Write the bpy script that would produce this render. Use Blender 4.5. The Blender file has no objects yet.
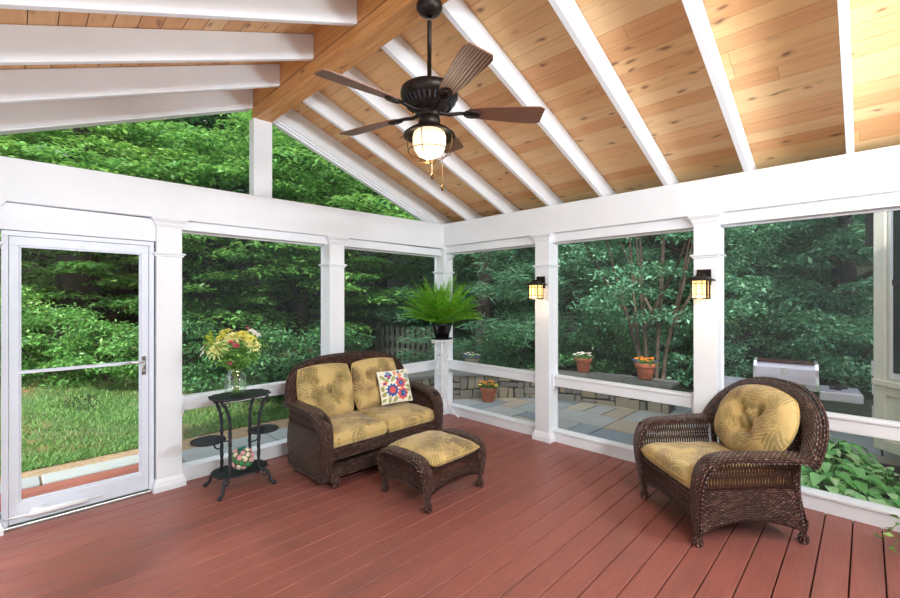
import bpy, math, random
import numpy as np
from mathutils import Vector, Matrix
random.seed(7); rng = np.random.default_rng(11)
PI = math.pi
scene = bpy.context.scene
COL = scene.collection
YAW = .7744; CAM = (-4.24, -4.274, 1.6); F = 426.0
FX, FY = math.cos(YAW), math.sin(YAW)          # forward direction of the viewer in world x, y
def at(px, D):
    """ground position seen in column px of the frame at distance D along the view"""
    r = (px-450)/F*D
    return (CAM[0]+D*FX+r*FY, CAM[1]+D*FY-r*FX)

# ------------------------------------------------------------------ mesh builder
def nrm(a): return a/np.maximum(np.linalg.norm(a, axis=-1, keepdims=True), 1e-9)
class MB:
    def __init__(s): s.V=[]; s.F=[]; s.U=[]; s.C=[]; s.n=0
    def add(s, V, Fc, U=None, C=None):
        V=np.asarray(V, float).reshape(-1,3); s.V.append(V)
        for f in Fc: s.F.append(tuple(int(i)+s.n for i in f))
        s.U.append(np.zeros((len(V),2)) if U is None else np.asarray(U,float).reshape(-1,2))
        s.C.append(np.ones((len(V),3)) if C is None else np.asarray(C,float).reshape(-1,3))
        s.n+=len(V); return s
    def box(s, x0,x1,y0,y1,z0,z1, M=None):
        v=np.array([(x,y,z) for x in (x0,x1) for y in (y0,y1) for z in (z0,z1)],float)
        if M is not None: v=np.array([M@Vector(p) for p in v])
        return s.add(v,[(0,1,3,2),(4,6,7,5),(0,4,5,1),(2,3,7,6),(0,2,6,4),(1,5,7,3)])
    def poly(s, pts, z0, z1):
        n=len(pts); v=[(x,y,z0) for x,y in pts]+[(x,y,z1) for x,y in pts]
        f=[tuple(range(n))[::-1], tuple(range(n,2*n))]+[(i,(i+1)%n,n+(i+1)%n,n+i) for i in range(n)]
        return s.add(v,f)
    def grid(s, P, cu=False, cv=False, C=None, U=None):
        P=np.asarray(P,float); nu,nv=P.shape[:2]
        if U is None:
            du=np.zeros((nu,nv)); du[1:]=np.linalg.norm(P[1:]-P[:-1],axis=2); du=du.cumsum(0)
            dv=np.zeros((nu,nv)); dv[:,1:]=np.linalg.norm(P[:,1:]-P[:,:-1],axis=2); dv=dv.cumsum(1)
            U=np.stack([du.mean(1)[:,None]+0*du, dv.mean(0)[None,:]+0*dv],-1)
        f=[]
        for i in range(nu if cu else nu-1):
            i2=(i+1)%nu
            for j in range(nv if cv else nv-1):
                j2=(j+1)%nv; f.append((i*nv+j, i2*nv+j, i2*nv+j2, i*nv+j2))
        return s.add(P.reshape(-1,3), f, U.reshape(-1,2), None if C is None else C.reshape(-1,3))
    def tube(s, pts, r=.01, n=8, caps=True):
        P=np.asarray(pts,float); m=len(P)
        r=np.full(m,r) if np.isscalar(r) else np.asarray(r,float)
        T=np.gradient(P,axis=0); T=nrm(T)
        up=np.array([0,0,1.]) if abs(T[0][2])<.9 else np.array([1.,0,0])
        a=nrm(np.cross(T[0],up)); rings=[]
        for i in range(m):
            a=nrm(a-T[i]*np.dot(a,T[i])); b=np.cross(T[i],a)
            t=np.arange(n)*2*PI/n
            rings.append(P[i]+r[i]*(np.cos(t)[:,None]*a+np.sin(t)[:,None]*b))
        k=s.n; s.grid(np.array(rings),cv=True)
        if caps:
            s.F.append(tuple(range(k,k+n))[::-1]); s.F.append(tuple(range(k+(m-1)*n,k+m*n)))
        return s
    def lathe(s, prof, c=(0,0,0), n=24, M=None, sx=1, sy=1):
        t=np.arange(n)*2*PI/n
        P=np.array([[(r*math.cos(a)*sx, r*math.sin(a)*sy, z) for a in t] for r,z in prof])
        if M is not None:
            P=np.array([[M@Vector(q) for q in row] for row in P])
        return s.grid(P+np.array(c),cv=True)
    def ball(s, c, r, n=12, sz=1):
        return s.lathe([(max(r*math.sin(a),1e-4),-r*math.cos(a)*sz) for a in np.linspace(0,PI,n//2+2)],c,n)
    def band(s, path, width, thick, wdir, n=14, e=.6):
        """flattened rounded strip swept along path, wdir = width direction (vector or per point)"""
        P=np.asarray(path,float); m=len(P); T=nrm(np.gradient(P,axis=0))
        W=np.asarray(wdir,float); W=np.tile(W,(m,1)) if W.ndim==1 else W
        W=nrm(W-T*(T*W).sum(1,keepdims=True)); N=np.cross(T,W)
        width=np.full(m,width) if np.isscalar(width) else np.asarray(width)
        thick=np.full(m,thick) if np.isscalar(thick) else np.asarray(thick)
        t=np.arange(n)*2*PI/n; ca,sa=np.cos(t),np.sin(t)
        ca=np.sign(ca)*abs(ca)**e; sa=np.sign(sa)*abs(sa)**e
        R=P[:,None]+W[:,None]*(ca[None,:,None]*width[:,None,None]/2)+N[:,None]*(sa[None,:,None]*thick[:,None,None]/2)
        k=s.n; s.grid(R,cv=True); s.F.append(tuple(range(k,k+n))[::-1]); s.F.append(tuple(range(k+(m-1)*n,k+m*n)))
        return s
    def build(s, name, mat, parent=None, smooth=False, bevel=0, seg=2, colors=False, loc=None):
        V=np.concatenate(s.V); me=bpy.data.meshes.new(name)
        me.from_pydata(V.tolist(),[],s.F)
        U=np.concatenate(s.U); li=np.empty(len(me.loops),dtype=np.int32); me.loops.foreach_get('vertex_index',li)
        uv=me.uv_layers.new(name='UVMap'); uv.data.foreach_set('uv',U[li].astype(np.float32).ravel())
        if colors:
            c=np.concatenate(s.C); c=np.concatenate([c,np.ones((len(c),1))],1)
            ca=me.color_attributes.new('Col','FLOAT_COLOR','POINT'); ca.data.foreach_set('color',c.astype(np.float32).ravel())
        if smooth: me.polygons.foreach_set('use_smooth',[True]*len(me.polygons))
        me.materials.append(mat); me.update()
        o=bpy.data.objects.new(name,me); COL.objects.link(o)
        if bevel:
            b=o.modifiers.new('bevel','BEVEL'); b.width=bevel; b.segments=seg; b.limit_method='ANGLE'
        if parent is not None: o.parent=parent
        if loc is not None: o.location=loc
        return o
def raw(name, V, Fq, mat, parent=None):
    """fast mesh of quads from arrays"""
    me=bpy.data.meshes.new(name); V=np.asarray(V,np.float32).reshape(-1,3); Fq=np.asarray(Fq,np.int32); k=Fq.shape[1]
    me.vertices.add(len(V)); me.vertices.foreach_set('co',V.ravel())
    me.loops.add(Fq.size); me.loops.foreach_set('vertex_index',Fq.ravel())
    me.polygons.add(len(Fq)); me.polygons.foreach_set('loop_start',np.arange(len(Fq),dtype=np.int32)*k)
    me.update(calc_edges=True); me.validate(); me.materials.append(mat)
    o=bpy.data.objects.new(name,me); COL.objects.link(o)
    if parent is not None: o.parent=parent
    return o
def tag(o, label=None, cat=None, group=None, kind=None):
    if label: o['label']=label
    if cat: o['category']=cat
    if group: o['group']=group
    if kind: o['kind']=kind
    return o
def empty(name, loc=(0,0,0), rz=0, label=None, cat=None, group=None, kind=None):
    o=bpy.data.objects.new(name,None); COL.objects.link(o); o.location=loc; o.rotation_euler=(0,0,rz); o.empty_display_size=.1
    return tag(o,label,cat,group,kind)
def copy_tree(o, parent=None):
    c=o.copy(); COL.objects.link(c)
    if parent is not None: c.parent=parent
    for ch in [x for x in COL.objects if x.parent==o]: copy_tree(ch,c)
    return c
def struct(mb, name, mat, label=None, parent=None, **k):
    o=mb.build(name,mat,parent,**k)
    if parent is None: tag(o,label,None,None,'structure')
    return o

# ------------------------------------------------------------------ materials
def s2l(c):
    return tuple(((x/255)/12.92 if x/255<=.04045 else ((x/255+.055)/1.055)**2.4) for x in c)
class M_:
    def __init__(s,name):
        s.m=bpy.data.materials.new(name); s.m.use_nodes=True; s.t=s.m.node_tree; s.N=s.t.nodes; s.L=s.t.links
        s.b=s.N['Principled BSDF']; s.out=s.N['Material Output']
    def n(s,typ,ins=None,**k):
        o=s.N.new(typ)
        for a,v in k.items(): setattr(o,a,v)
        for a,v in (ins or {}).items():
            if isinstance(v,bpy.types.NodeSocket): s.L.new(v,o.inputs[a])
            else: o.inputs[a].default_value=v
        return o
    def math(s,op,a,b=None,c=None):
        ins={0:a}
        if b is not None: ins[1]=b
        if c is not None: ins[2]=c
        return s.n('ShaderNodeMath',ins,operation=op).outputs[0]
    def set(s,k,v):
        if isinstance(v,bpy.types.NodeSocket): s.L.new(v,s.b.inputs[k])
        else: s.b.inputs[k].default_value=v
    def ramp(s,fac,stops,interp='LINEAR'):
        r=s.N.new('ShaderNodeValToRGB'); s.L.new(fac,r.inputs[0]); cr=r.color_ramp; cr.interpolation=interp
        while len(cr.elements)<len(stops): cr.elements.new(.5)
        for e,(p,c) in zip(cr.elements,stops): e.position=p; e.color=(*c,1) if len(c)==3 else c
        return r.outputs[0]
    def coord(s,kind='Object',scale=(1,1,1)):
        c=s.N.new('ShaderNodeTexCoord').outputs[kind]
        return s.n('ShaderNodeMapping',{0:c,3:scale}).outputs[0]
    def noise(s,vec,scale=5,detail=3,rough=.5):
        return s.n('ShaderNodeTexNoise',{'Vector':vec,'Scale':scale,'Detail':detail,'Roughness':rough}).outputs[0]
    def bump(s,h,strength=.3,dist=.01):
        s.set('Normal',s.n('ShaderNodeBump',{'Height':h,'Strength':strength,'Distance':dist}).outputs[0])
    def mix(s,f,a,b,bt='MIX'):
        o=s.N.new('ShaderNodeMix'); o.data_type='RGBA'; o.blend_type=bt
        for i,v in ((0,f),(6,a),(7,b)):
            if isinstance(v,bpy.types.NodeSocket): s.L.new(v,o.inputs[i])
            else: o.inputs[i].default_value=(*v,1) if isinstance(v,tuple) and len(v)==3 else v
        return o.outputs[2]
    def rnd(s): return s.N.new('ShaderNodeNewGeometry').outputs['Random Per Island']
def plain(name,rgb,rough=.5,metal=0,var=.06,scale=8,bump=0,spec=.5,**k):
    m=M_(name); c=s2l(rgb)
    v=m.noise(m.coord(),scale,4)
    m.set('Base Color',m.ramp(v,[(.3,tuple(x*(1-var) for x in c)),(.7,tuple(min(1,x*(1+var)) for x in c))]))
    m.set('Roughness',rough); m.set('Metallic',metal); m.set('Specular IOR Level',spec)
    if bump: m.bump(m.noise(m.coord(),scale*6,3),bump,.004)
    for a,b in k.items(): m.set(a,b)
    return m.m
WHITE=plain('white_paint',(238,241,246),.45,var=.015,scale=3)
DOORW=plain('door_white',(222,228,240),.35,var=.02)
METAL=plain('brushed_steel',(190,190,188),.3,1,var=.08)
IRON=plain('black_iron',(46,49,54),.5,.3,var=.3,scale=60,bump=.5)
BRONZE=plain('dark_bronze',(40,32,28),.42,.6,var=.3,scale=40,bump=.15)
BRASS=plain('antique_brass',(104,78,46),.4,.9)
BLACKP=plain('black_glazed_pot',(14,14,16),.18,0)
TERRA=plain('terracotta',(186,106,76),.8,0,var=.15,scale=12,bump=.2)
TERRAL=plain('greige_pot',(150,140,120),.8,0,var=.12,scale=12,bump=.2)
SOIL=plain('potting_soil',(50,36,28),.95,0,var=.4,scale=60,bump=.8)
LACE=plain('white_iron',(242,242,244),.35,0,var=.02,scale=30)
SIDING=plain('greige_siding',(224,223,212),.6,0,var=.03)
DARKGL=plain('dark_window_glass',(30,34,38),.08,0,spec=.8)
STEEL=plain('grill_steel',(200,200,216),.3,.12,var=.06)
GRILLD=plain('grill_dark',(40,36,40),.4,.4)
GRILLR=plain('grill_maroon_enamel',(80,34,40),.25,.1)
RUBBER=plain('green_hose',(20,92,62),.4)
BARK=plain('bark',(80,67,56),.9,0,var=.4,scale=14,bump=.9)
BARKD=plain('dark_bark',(44,38,34),.95,0,var=.4,scale=10,bump=1)
FENCEM=plain('weathered_fence_wood',(40,42,36),.9,0,var=.3,scale=10,bump=.4)
MULCH=plain('mulch_soil',(92,70,54),.95,0,var=.5,scale=26,bump=1)
TRAYM=IRON
def mk_floor(name='red_deck_board',k=1.0):
    m=M_(name); v=m.coord('Object',(1.6,26,1)); n1=m.noise(v,3,5,.6); n2=m.noise(m.coord('Object',(.7,5,1)),1.3,3)
    c=m.ramp(n1,[(.25,s2l((130,76,68))),(.5,s2l((152,90,79))),(.75,s2l((164,100,88)))])
    c=m.mix(m.math('MULTIPLY',m.rnd(),.30),c,s2l((128,74,66)))
    c=m.mix(m.ramp(n2,[(.52,(0,0,0)),(.72,(.45,.45,.45))]),c,s2l((116,78,72)))
    m.set('Base Color',c); m.set('Roughness',m.math('MULTIPLY_ADD',n1,.18,.34)); m.set('Specular IOR Level',.5)
    m.bump(n1,.22,.003); return m.m
FLOORM=mk_floor()
def mk_pine(name, base, lite, dark, axis='y', island=True):
    m=M_(name); sc=(26,1.5,26) if axis=='y' else (1.5,26,26)
    v=m.coord('Object',sc)
    if island:
        off=m.n('ShaderNodeCombineXYZ',{0:m.math('MULTIPLY',m.rnd(),37.),1:m.math('MULTIPLY',m.rnd(),91.)}).outputs[0]
        v=m.n('ShaderNodeVectorMath',{0:v,1:off},operation='ADD').outputs[0]
    g=m.noise(v,1.6,6,.6)
    c=m.ramp(g,[(.25,dark),(.5,base),(.78,lite)])
    if island:
        tint=m.ramp(m.rnd(),[(0,s2l((222,172,124))),(.2,s2l((240,206,150))),(.45,s2l((212,160,112))),(.7,s2l((236,194,144))),(.88,s2l((246,222,172))),(1,s2l((206,146,104)))],'CONSTANT')
        c=m.mix(.45,c,tint)
    ks=(11,4.6,11) if axis=='y' else (4.6,11,11)
    kv=m.coord('Object',ks)
    nz=m.n('ShaderNodeVectorMath',{0:kv,1:m.n('ShaderNodeTexNoise',{'Vector':kv,'Scale':.9}).outputs[1]},operation='ADD').outputs[0]
    vo=m.n('ShaderNodeTexVoronoi',{'Vector':nz,'Scale':.85,'Randomness':1.})
    knot=m.ramp(vo.outputs['Distance'],[(.0,(1,1,1)),(.09,(.9,.9,.9)),(.14,(.3,.3,.3)),(.24,(0,0,0))])
    c=m.mix(m.math('MULTIPLY',knot,.8),c,s2l((104,58,34)))
    m.set('Base Color',c); m.set('Roughness',.5); m.bump(g,.15,.002); return m.m
PINE=mk_pine('knotty_pine',s2l((220,164,108)),s2l((234,188,132)),s2l((194,136,84)))
RIDGEW=mk_pine('ridge_beam_wood',s2l((206,146,88)),s2l((222,168,108)),s2l((180,118,64)),island=False)
def mk_wicker():
    m=M_('dark_wicker'); uv=m.N.new('ShaderNodeTexCoord').outputs['UV']
    sx=m.n('ShaderNodeSeparateXYZ',{0:uv}); U,V=sx.outputs[0],sx.outputs[1]
    a,b=.030,.0135
    vb=m.math('DIVIDE',V,b); row=m.math('MULTIPLY',m.math('FLOOR',vb),.5)
    s=m.math('ABSOLUTE',m.math('SINE',m.math('MULTIPLY',m.math('ADD',m.math('DIVIDE',U,a),row),PI)))
    t=m.math('ABSOLUTE',m.math('SINE',m.math('MULTIPLY',vb,PI)))
    h=m.math('MULTIPLY',m.math('POWER',s,.7),m.math('POWER',t,.6))
    cell=m.n('ShaderNodeCombineXYZ',{0:m.math('FLOOR',m.math('ADD',m.math('DIVIDE',U,a),row)),1:m.math('FLOOR',vb)}).outputs[0]
    wn=m.n('ShaderNodeTexWhiteNoise',{0:cell},noise_dimensions='3D').outputs[0]
    c=m.ramp(wn,[(0,s2l((74,46,40))),(.5,s2l((100,66,56))),(.85,s2l((122,88,75))),(1,s2l((148,114,100)))])
    c=m.mix(m.ramp(h,[(.12,(1,1,1)),(.42,(0,0,0))]),c,s2l((26,17,15)))  # shade between strands painted in: near-black where the weave height is low
    m.set('Base Color',c); m.set('Roughness',.34); m.set('Specular IOR Level',.75); m.bump(h,1.,.02); return m.m
WICK=mk_wicker()
STRAND=plain('wicker_strand',(72,46,38),.36,0,var=.3,scale=60)
def mk_fabric():
    m=M_('palm_leaf_fabric'); a=m.n('ShaderNodeVertexColor',layer_name='Col').outputs[0]
    m.set('Base Color',a); m.set('Roughness',.85); m.set('Sheen Weight',.2)
    m.bump(m.noise(m.coord('Object',(400,400,400)),1,2),.15,.001); return m.m
FAB=mk_fabric()
def mk_leaf(name,c1,c2,c3,trans=.35,rough=.5,tc=(150,190,40)):
    m=M_(name)
    c=m.ramp(m.rnd(),[(0,s2l(c1)),(.45,s2l(c2)),(.9,s2l(c3)),(1,s2l(c3))])
    m.set('Base Color',c); m.set('Roughness',rough); m.set('Specular IOR Level',.35)
    tr=m.n('ShaderNodeBsdfTranslucent',{0:m.mix(.5,c,s2l(tc))})
    mx=m.n('ShaderNodeMixShader',{0:trans,1:m.b.outputs[0],2:tr.outputs[0]})
    m.L.new(mx.outputs[0],m.out.inputs[0]); return m.m
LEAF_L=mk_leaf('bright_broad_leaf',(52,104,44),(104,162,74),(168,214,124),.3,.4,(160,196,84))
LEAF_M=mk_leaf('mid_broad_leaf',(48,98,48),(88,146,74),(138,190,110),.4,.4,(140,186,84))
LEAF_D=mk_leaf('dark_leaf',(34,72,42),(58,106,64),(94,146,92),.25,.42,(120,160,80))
LEAF_B=mk_leaf('blue_green_leaf',(46,92,66),(80,136,104),(132,182,144),.25,.4,(110,170,100))
NEEDLE=mk_leaf('pine_needle',(34,74,56),(56,102,76),(88,134,100),.15)
FERNM=mk_leaf('fern_green',(70,146,28),(112,188,44),(160,222,76),.4,.45)
HOSTA=mk_leaf('hosta_green',(112,196,104),(160,228,146),(206,248,184),.3,.35)
GRASSM=mk_leaf('grass_green',(62,106,50),(90,138,70),(132,172,98),.2)
STEMG=plain('stem_green',(96,140,52),.5)
def petal(name,rgb,tr=.25):
    return mk_leaf(name,tuple(int(x*.9) for x in rgb),rgb,tuple(min(255,int(x*1.05)) for x in rgb),tr,.6,rgb)
P_YEL=petal('yellow_petal',(255,248,130)); P_PALE=petal('pale_yellow_petal',(255,252,176)); P_PINK=petal('pink_petal',(242,120,140)); P_WHITE=petal('white_petal',(250,240,234)); P_ORG=petal('orange_petal',(244,150,40)); P_PUR=petal('purple_petal',(96,84,176)); P_GREENY=petal('lime_bloom',(196,206,40))
def emis(name,rgb,st):
    m=M_(name); m.set('Base Color',(*s2l(rgb),1)); m.set('Emission Color',(*s2l(rgb),1)); m.set('Emission Strength',st); m.set('Roughness',.3); return m.m
GLOW=emis('warm_lit_glass',(255,232,186),1.05)
AMBER=emis('amber_lit_glass',(255,206,130),1.6)
def glass(name,tint=(1,1,1),mixf=.12,rough=.02):
    m=M_(name); t=m.n('ShaderNodeBsdfTransparent',{0:(*tint,1)}); g=m.n('ShaderNodeBsdfGlossy',{0:(1,1,1,1),1:rough})
    mx=m.n('ShaderNodeMixShader',{0:mixf,1:t.outputs[0],2:g.outputs[0]}); m.L.new(mx.outputs[0],m.out.inputs[0]); return m.m
GLASS=glass('clear_glass',(.93,.97,.95),.13); PANE=glass('door_glass',(.99,1,1),.02)
def mk_screen(name,op,rgb):
    m=M_(name); t=m.N.new('ShaderNodeBsdfTransparent'); d=m.n('ShaderNodeBsdfDiffuse',{0:(*s2l(rgb),1)})
    mx=m.n('ShaderNodeMixShader',{0:op,1:t.outputs[0],2:d.outputs[0]}); m.L.new(mx.outputs[0],m.out.inputs[0]); return m.m
SCREEN_A=mk_screen('insect_screen_fine',.10,(120,126,126)); SCREEN_B=mk_screen('insect_screen_grey',.12,(120,128,128))
def mk_stone(name,stops,bump=.5,rough=.85,sc=7):
    m=M_(name); c=m.ramp(m.rnd(),stops,'CONSTANT'); n=m.noise(m.coord(),sc,6,.65)
    c=m.mix(m.ramp(n,[(.35,(0,0,0)),(.7,(.4,.4,.4))]),c,s2l((150,140,118)))
    m.set('Base Color',c); m.set('Roughness',rough); m.bump(n,bump,.01); return m.m
FLAG=mk_stone('bluestone',[(0,s2l((140,154,166))),(.22,s2l((168,174,176))),(.4,s2l((186,180,162))),(.55,s2l((126,142,158))),(.7,s2l((156,166,172))),(.86,s2l((174,162,146)))],.3,.6)
FIELD=mk_stone('fieldstone',[(0,s2l((134,132,124))),(.2,s2l((156,148,130))),(.4,s2l((112,114,114))),(.55,s2l((166,158,140))),(.72,s2l((128,126,120))),(.86,s2l((146,134,112)))],.7)
CAPST=mk_stone('capstone',[(0,s2l((108,112,112))),(.4,s2l((122,122,118))),(.7,s2l((98,104,106)))],.4)
MORTAR=plain('mortar',(70,68,64),.95,0,var=.2,scale=30,bump=.5)
PATHST=mk_stone('pale_path_stone',[(0,s2l((156,164,166))),(.4,s2l((144,154,158))),(.7,s2l((164,168,164)))],.3)
def mk_ground():
    m=M_('lawn_soil'); v=m.coord(); n=m.noise(v,1.3,6,.7)
    m.set('Base Color',m.ramp(n,[(.34,s2l((140,96,72))),(.44,s2l((92,98,60))),(.6,s2l((66,100,52))),(.8,s2l((78,112,58)))])); m.set('Roughness',.95)
    m.bump(m.noise(v,40,4),.6,.02); return m.m
LAWN=mk_ground()
def mk_woods():
    m=M_('forest_floor'); n=m.noise(m.coord(),2.2,6,.7)
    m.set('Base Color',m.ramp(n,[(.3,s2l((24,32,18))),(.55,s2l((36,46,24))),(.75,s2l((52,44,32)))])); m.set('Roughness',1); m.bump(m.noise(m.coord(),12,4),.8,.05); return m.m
WOODS=mk_woods()
def mk_blade():
    m=M_('fan_blade_wood'); uv=m.coord('UV',(3.2,30,1)); wv=m.n('ShaderNodeTexWave',{'Vector':uv,'Scale':.7,'Distortion':9.,'Detail':2.,'Detail Scale':.45},bands_direction='Y').outputs[1]
    m.set('Base Color',m.ramp(wv,[(.12,s2l((58,36,27))),(.4,s2l((104,68,50))),(.85,s2l((126,86,66)))])); m.set('Roughness',.4); m.bump(wv,.3,.003); return m.m
BLADE=mk_blade()

# ================================================================== THE SETTING
# floor boards run along x
mb=MB(); y=0.10; pitch=.1485
while y>-5.9:
    mb.box(-5.1,.06,y-pitch+.007,y,-.03,0); y-=pitch
floor=struct(mb,'floor',FLOORM,'red-brown composite deck board porch floor',bevel=.003,seg=1)
mb=MB(); mb.box(-5.1,.06,-5.9,.1,-.2,-.04); tag(mb.build('floor_joist_base',BARKD,floor),'dark framing seen in the gaps between boards')
mb=MB(); y=.105
for k in range(5): mb.box(-4.95,-3.15,y,y+.135,-.035,-.005); y+=.142
struct(mb,'deck_step_floor',mk_floor('red_landing_board'),'red board landing outside the screen door',bevel=.003,seg=1)

BT,BB,HB=2.63,2.31,2.20      # beam top, beam bottom, header bottom
RB=lambda x: 2.645-.355*(x+.09)     # underside of rafters, eave side
LB=lambda x: 3.48+.415*(x+2.6)      # underside of rafters, door side
DP=.195
mb=MB(); v=[(x,y,z) for x,za,zb_ in ((-5.16,2.262,2.556),(.14,2.302,2.633)) for y in (-.09,.14) for z in (za,zb_)]
mb.add(v,[(0,1,3,2),(4,6,7,5),(0,4,5,1),(2,3,7,6),(0,2,6,4),(1,5,7,3)]); mb.box(-3.235,-.03,-.03,.12,HB,2.29)
struct(mb,'wall_gable_beam',WHITE,'white boxed beam under the gable screen',bevel=.004)
mb=MB(); mb.box(-.09,.14,-5.9,-.09,2.33,BT+.005); mb.box(-.03,.12,-5.9,-.03,2.235,2.331)
struct(mb,'wall_eave_beam',WHITE,'white boxed beam carrying the eave rafters',bevel=.004)
mb=MB(); mb.box(-5.16,-5.0,-5.9,-.1,2.2,2.48)
struct(mb,'wall_side_beam',WHITE,'white boxed beam over the side openings',bevel=.004)

def column(x,y,label,side=None,z1=BB):
    o=empty('porch_column',(x,y,0),0,label,None,None,'structure')
    h=.092
    mb=MB(); mb.box(-h,h,-h,h,0,z1); mb.build('shaft',WHITE,o,bevel=.004)
    mb=MB()
    prof=[(.118,0),(.118,.045),(.112,.055),(.108,.075),(.098,.095),(.093,.10)]
    for (a,z0),(b,z2) in zip(prof[:-1],prof[1:]):
        v=[(sx*r,sy*r,z) for r,z in ((a,z0),(b,z2)) for sx,sy in ((-1,-1),(1,-1),(1,1),(-1,1))]
        mb.add(v,[(i,(i+1)%4,4+(i+1)%4,4+i) for i in range(4)]+[(3,2,1,0),(4,5,6,7)])
    mb.build('base_moulding',WHITE,o)
    mb=MB()
    prof=[(.093,z1-.085),(.098,z1-.07),(.104,z1-.06),(.108,z1-.04),(.118,z1-.028),(.128,z1-.015),(.13,z1)]
    for (a,z0),(b,z2) in zip(prof[:-1],prof[1:]):
        v=[(sx*r,sy*r,z) for r,z in ((a,z0),(b,z2)) for sx,sy in ((-1,-1),(1,-1),(1,1),(-1,1))]
        mb.add(v,[(i,(i+1)%4,4+(i+1)%4,4+i) for i in range(4)]+[(3,2,1,0),(4,5,6,7)])
    mb.build('capital',WHITE,o)
    mb=MB(); mb.box(-.104,.104,-.104,.104,1.955,1.972); mb.box(-.116,.116,-.116,.116,1.972,1.988); mb.build('neck_ring',WHITE,o,bevel=.006)
    return o
column(-4.41,.02,'white column at the hinge side of the screen door',z1=2.272)
column(-3.325,.02,'white column at the latch side of the screen door',z1=2.28)
column(-1.735,.02,'white column behind the loveseat back',z1=2.29)
column(.02,.02,'white corner column behind the fern',z1=2.30)
column(.02,-1.65,'white column with a lit lantern, nearer the corner',z1=2.33)
column(.02,-3.278,'white column with a lit lantern, behind the armchair',z1=2.33)
column(.02,-4.9,'white column near the house wall',z1=2.33)
for y in (-1.7,-3.4,-5.1): column(-5.08,y,'white column on the side wall behind the viewer',z1=2.2)

# rails, skirting boards and screens between columns
def bay(axis,a0,a1,n,scr,rail=True):
    HB=2.20 if axis=='x' else 2.235
    """opening from a0 to a1 along axis; returns nothing. axis 'x' lies at y=0, 'y' lies at x=0"""
    def B(mb,u0,u1,w0,w1,z0,z1):
        (mb.box(u0,u1,w0,w1,z0,z1) if axis=='x' else mb.box(w0,w1,u0,u1,z0,z1))
    o=empty('window_%d'%n,(0,0,0),0,'screened porch opening with white rail',None,None,'structure')
    mb=MB(); B(mb,a0,a1,0,.10,-.02,.115); B(mb,a0,a1,-.012,.11,.105,.128); mb.build('skirting',WHITE,o,bevel=.004)
    if rail:
        mb=MB(); B(mb,a0,a1,-.01,.07,.625,.735); B(mb,a0,a1,-.02,.08,.72,.745); mb.build('rail',WHITE,o,bevel=.005)
        mb=MB()
        for s,u in ((1,a0),(-1,a1)):
            for (z0,z1,w) in ((.60,.765,.03),(.575,.60,.018)):
                lo,hi=sorted((u,u+s*w)); B(mb,lo,hi,-.025,.085,z0,z1)
        mb.build('rail_end_block',WHITE,o,bevel=.008)
    mb=MB(); t=.012
    for u0,u1,z0,z1 in ((a0,a0+t,.128,HB),(a1-t,a1,.128,HB),(a0,a1,HB-t,HB)): B(mb,u0,u1,.075,.10,z0,z1)
    mb.build('screen_frame',WHITE,o)
    mb=MB(); e=.088
    if axis=='x': mb.add([(a0,e,.128),(a1,e,.128),(a1,e,HB),(a0,e,HB)],[(0,1,2,3)])
    else: mb.add([(e,a0,.128),(e,a1,.128),(e,a1,HB),(e,a0,HB)],[(0,1,2,3)])
    mb.build('insect_screen',scr,o)
bay('x',-3.232,-1.828,1,SCREEN_A)
bay('x',-1.642,-.072,2,SCREEN_A)
bay('y',-1.557,-.072,3,SCREEN_B)
bay('y',-3.185,-1.743,4,SCREEN_B)
bay('y',-4.807,-3.371,5,SCREEN_B)
# corner gusset brackets under the header
mb=MB()
for (x,y,dx,dy) in ((-.03,-.08,0,-1),):
    v=[(-.01,-.075,HB),(-.01,-.20,HB),(-.01,-.075,HB-.07),(.03,-.075,HB),(.03,-.20,HB),(.03,-.075,HB-.07)]
    mb.add(v,[(0,1,2),(5,4,3),(0,3,4,1),(1,4,5,2),(2,5,3,0)])
struct(mb,'trim_1',WHITE,'small white corner bracket under the header')

# gable: post, sloped frame, screens
mb=MB(); mb.box(-2.615,-2.435,-.02,.10,2.585,3.365); struct(mb,'trim_2',WHITE,'white king post under the ridge beam',bevel=.004)
def slope_box(mb,x0,x1,fz,y0,y1,d0,d1,plumb=True):
    v=[(x,y,fz(x)+d) for x in (x0,x1) for y in (y0,y1) for d in (d0,d1)]
    mb.add(v,[(0,1,3,2),(4,6,7,5),(0,4,5,1),(2,3,7,6),(0,2,6,4),(1,5,7,3)])
mb=MB()
for k,(d,yy) in enumerate(((0,.0),(-.022,.022),(-.044,.045))):
    slope_box(mb,-2.435,-.02,RB,yy,.1,d-.024,d); (slope_box(mb,-5.0,-2.615,LB,.0,.1,-.014,0) if k==0 else None)
struct(mb,'trim_3',WHITE,'stepped white frame around the gable screens',bevel=.002,seg=1)
mb=MB(); mb.add([(-2.435,.08,BT),(-.05,.08,BT),(-2.435,.08,RB(-2.435))],[(0,1,2)]); mb.add([(-2.615,.08,2.59),(-4.74,.08,2.565),(-2.615,.08,LB(-2.615))],[(0,1,2)])
struct(mb,'window_6',mk_screen('gable_screen',.05,(120,126,126)),'gable insect screens')

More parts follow.
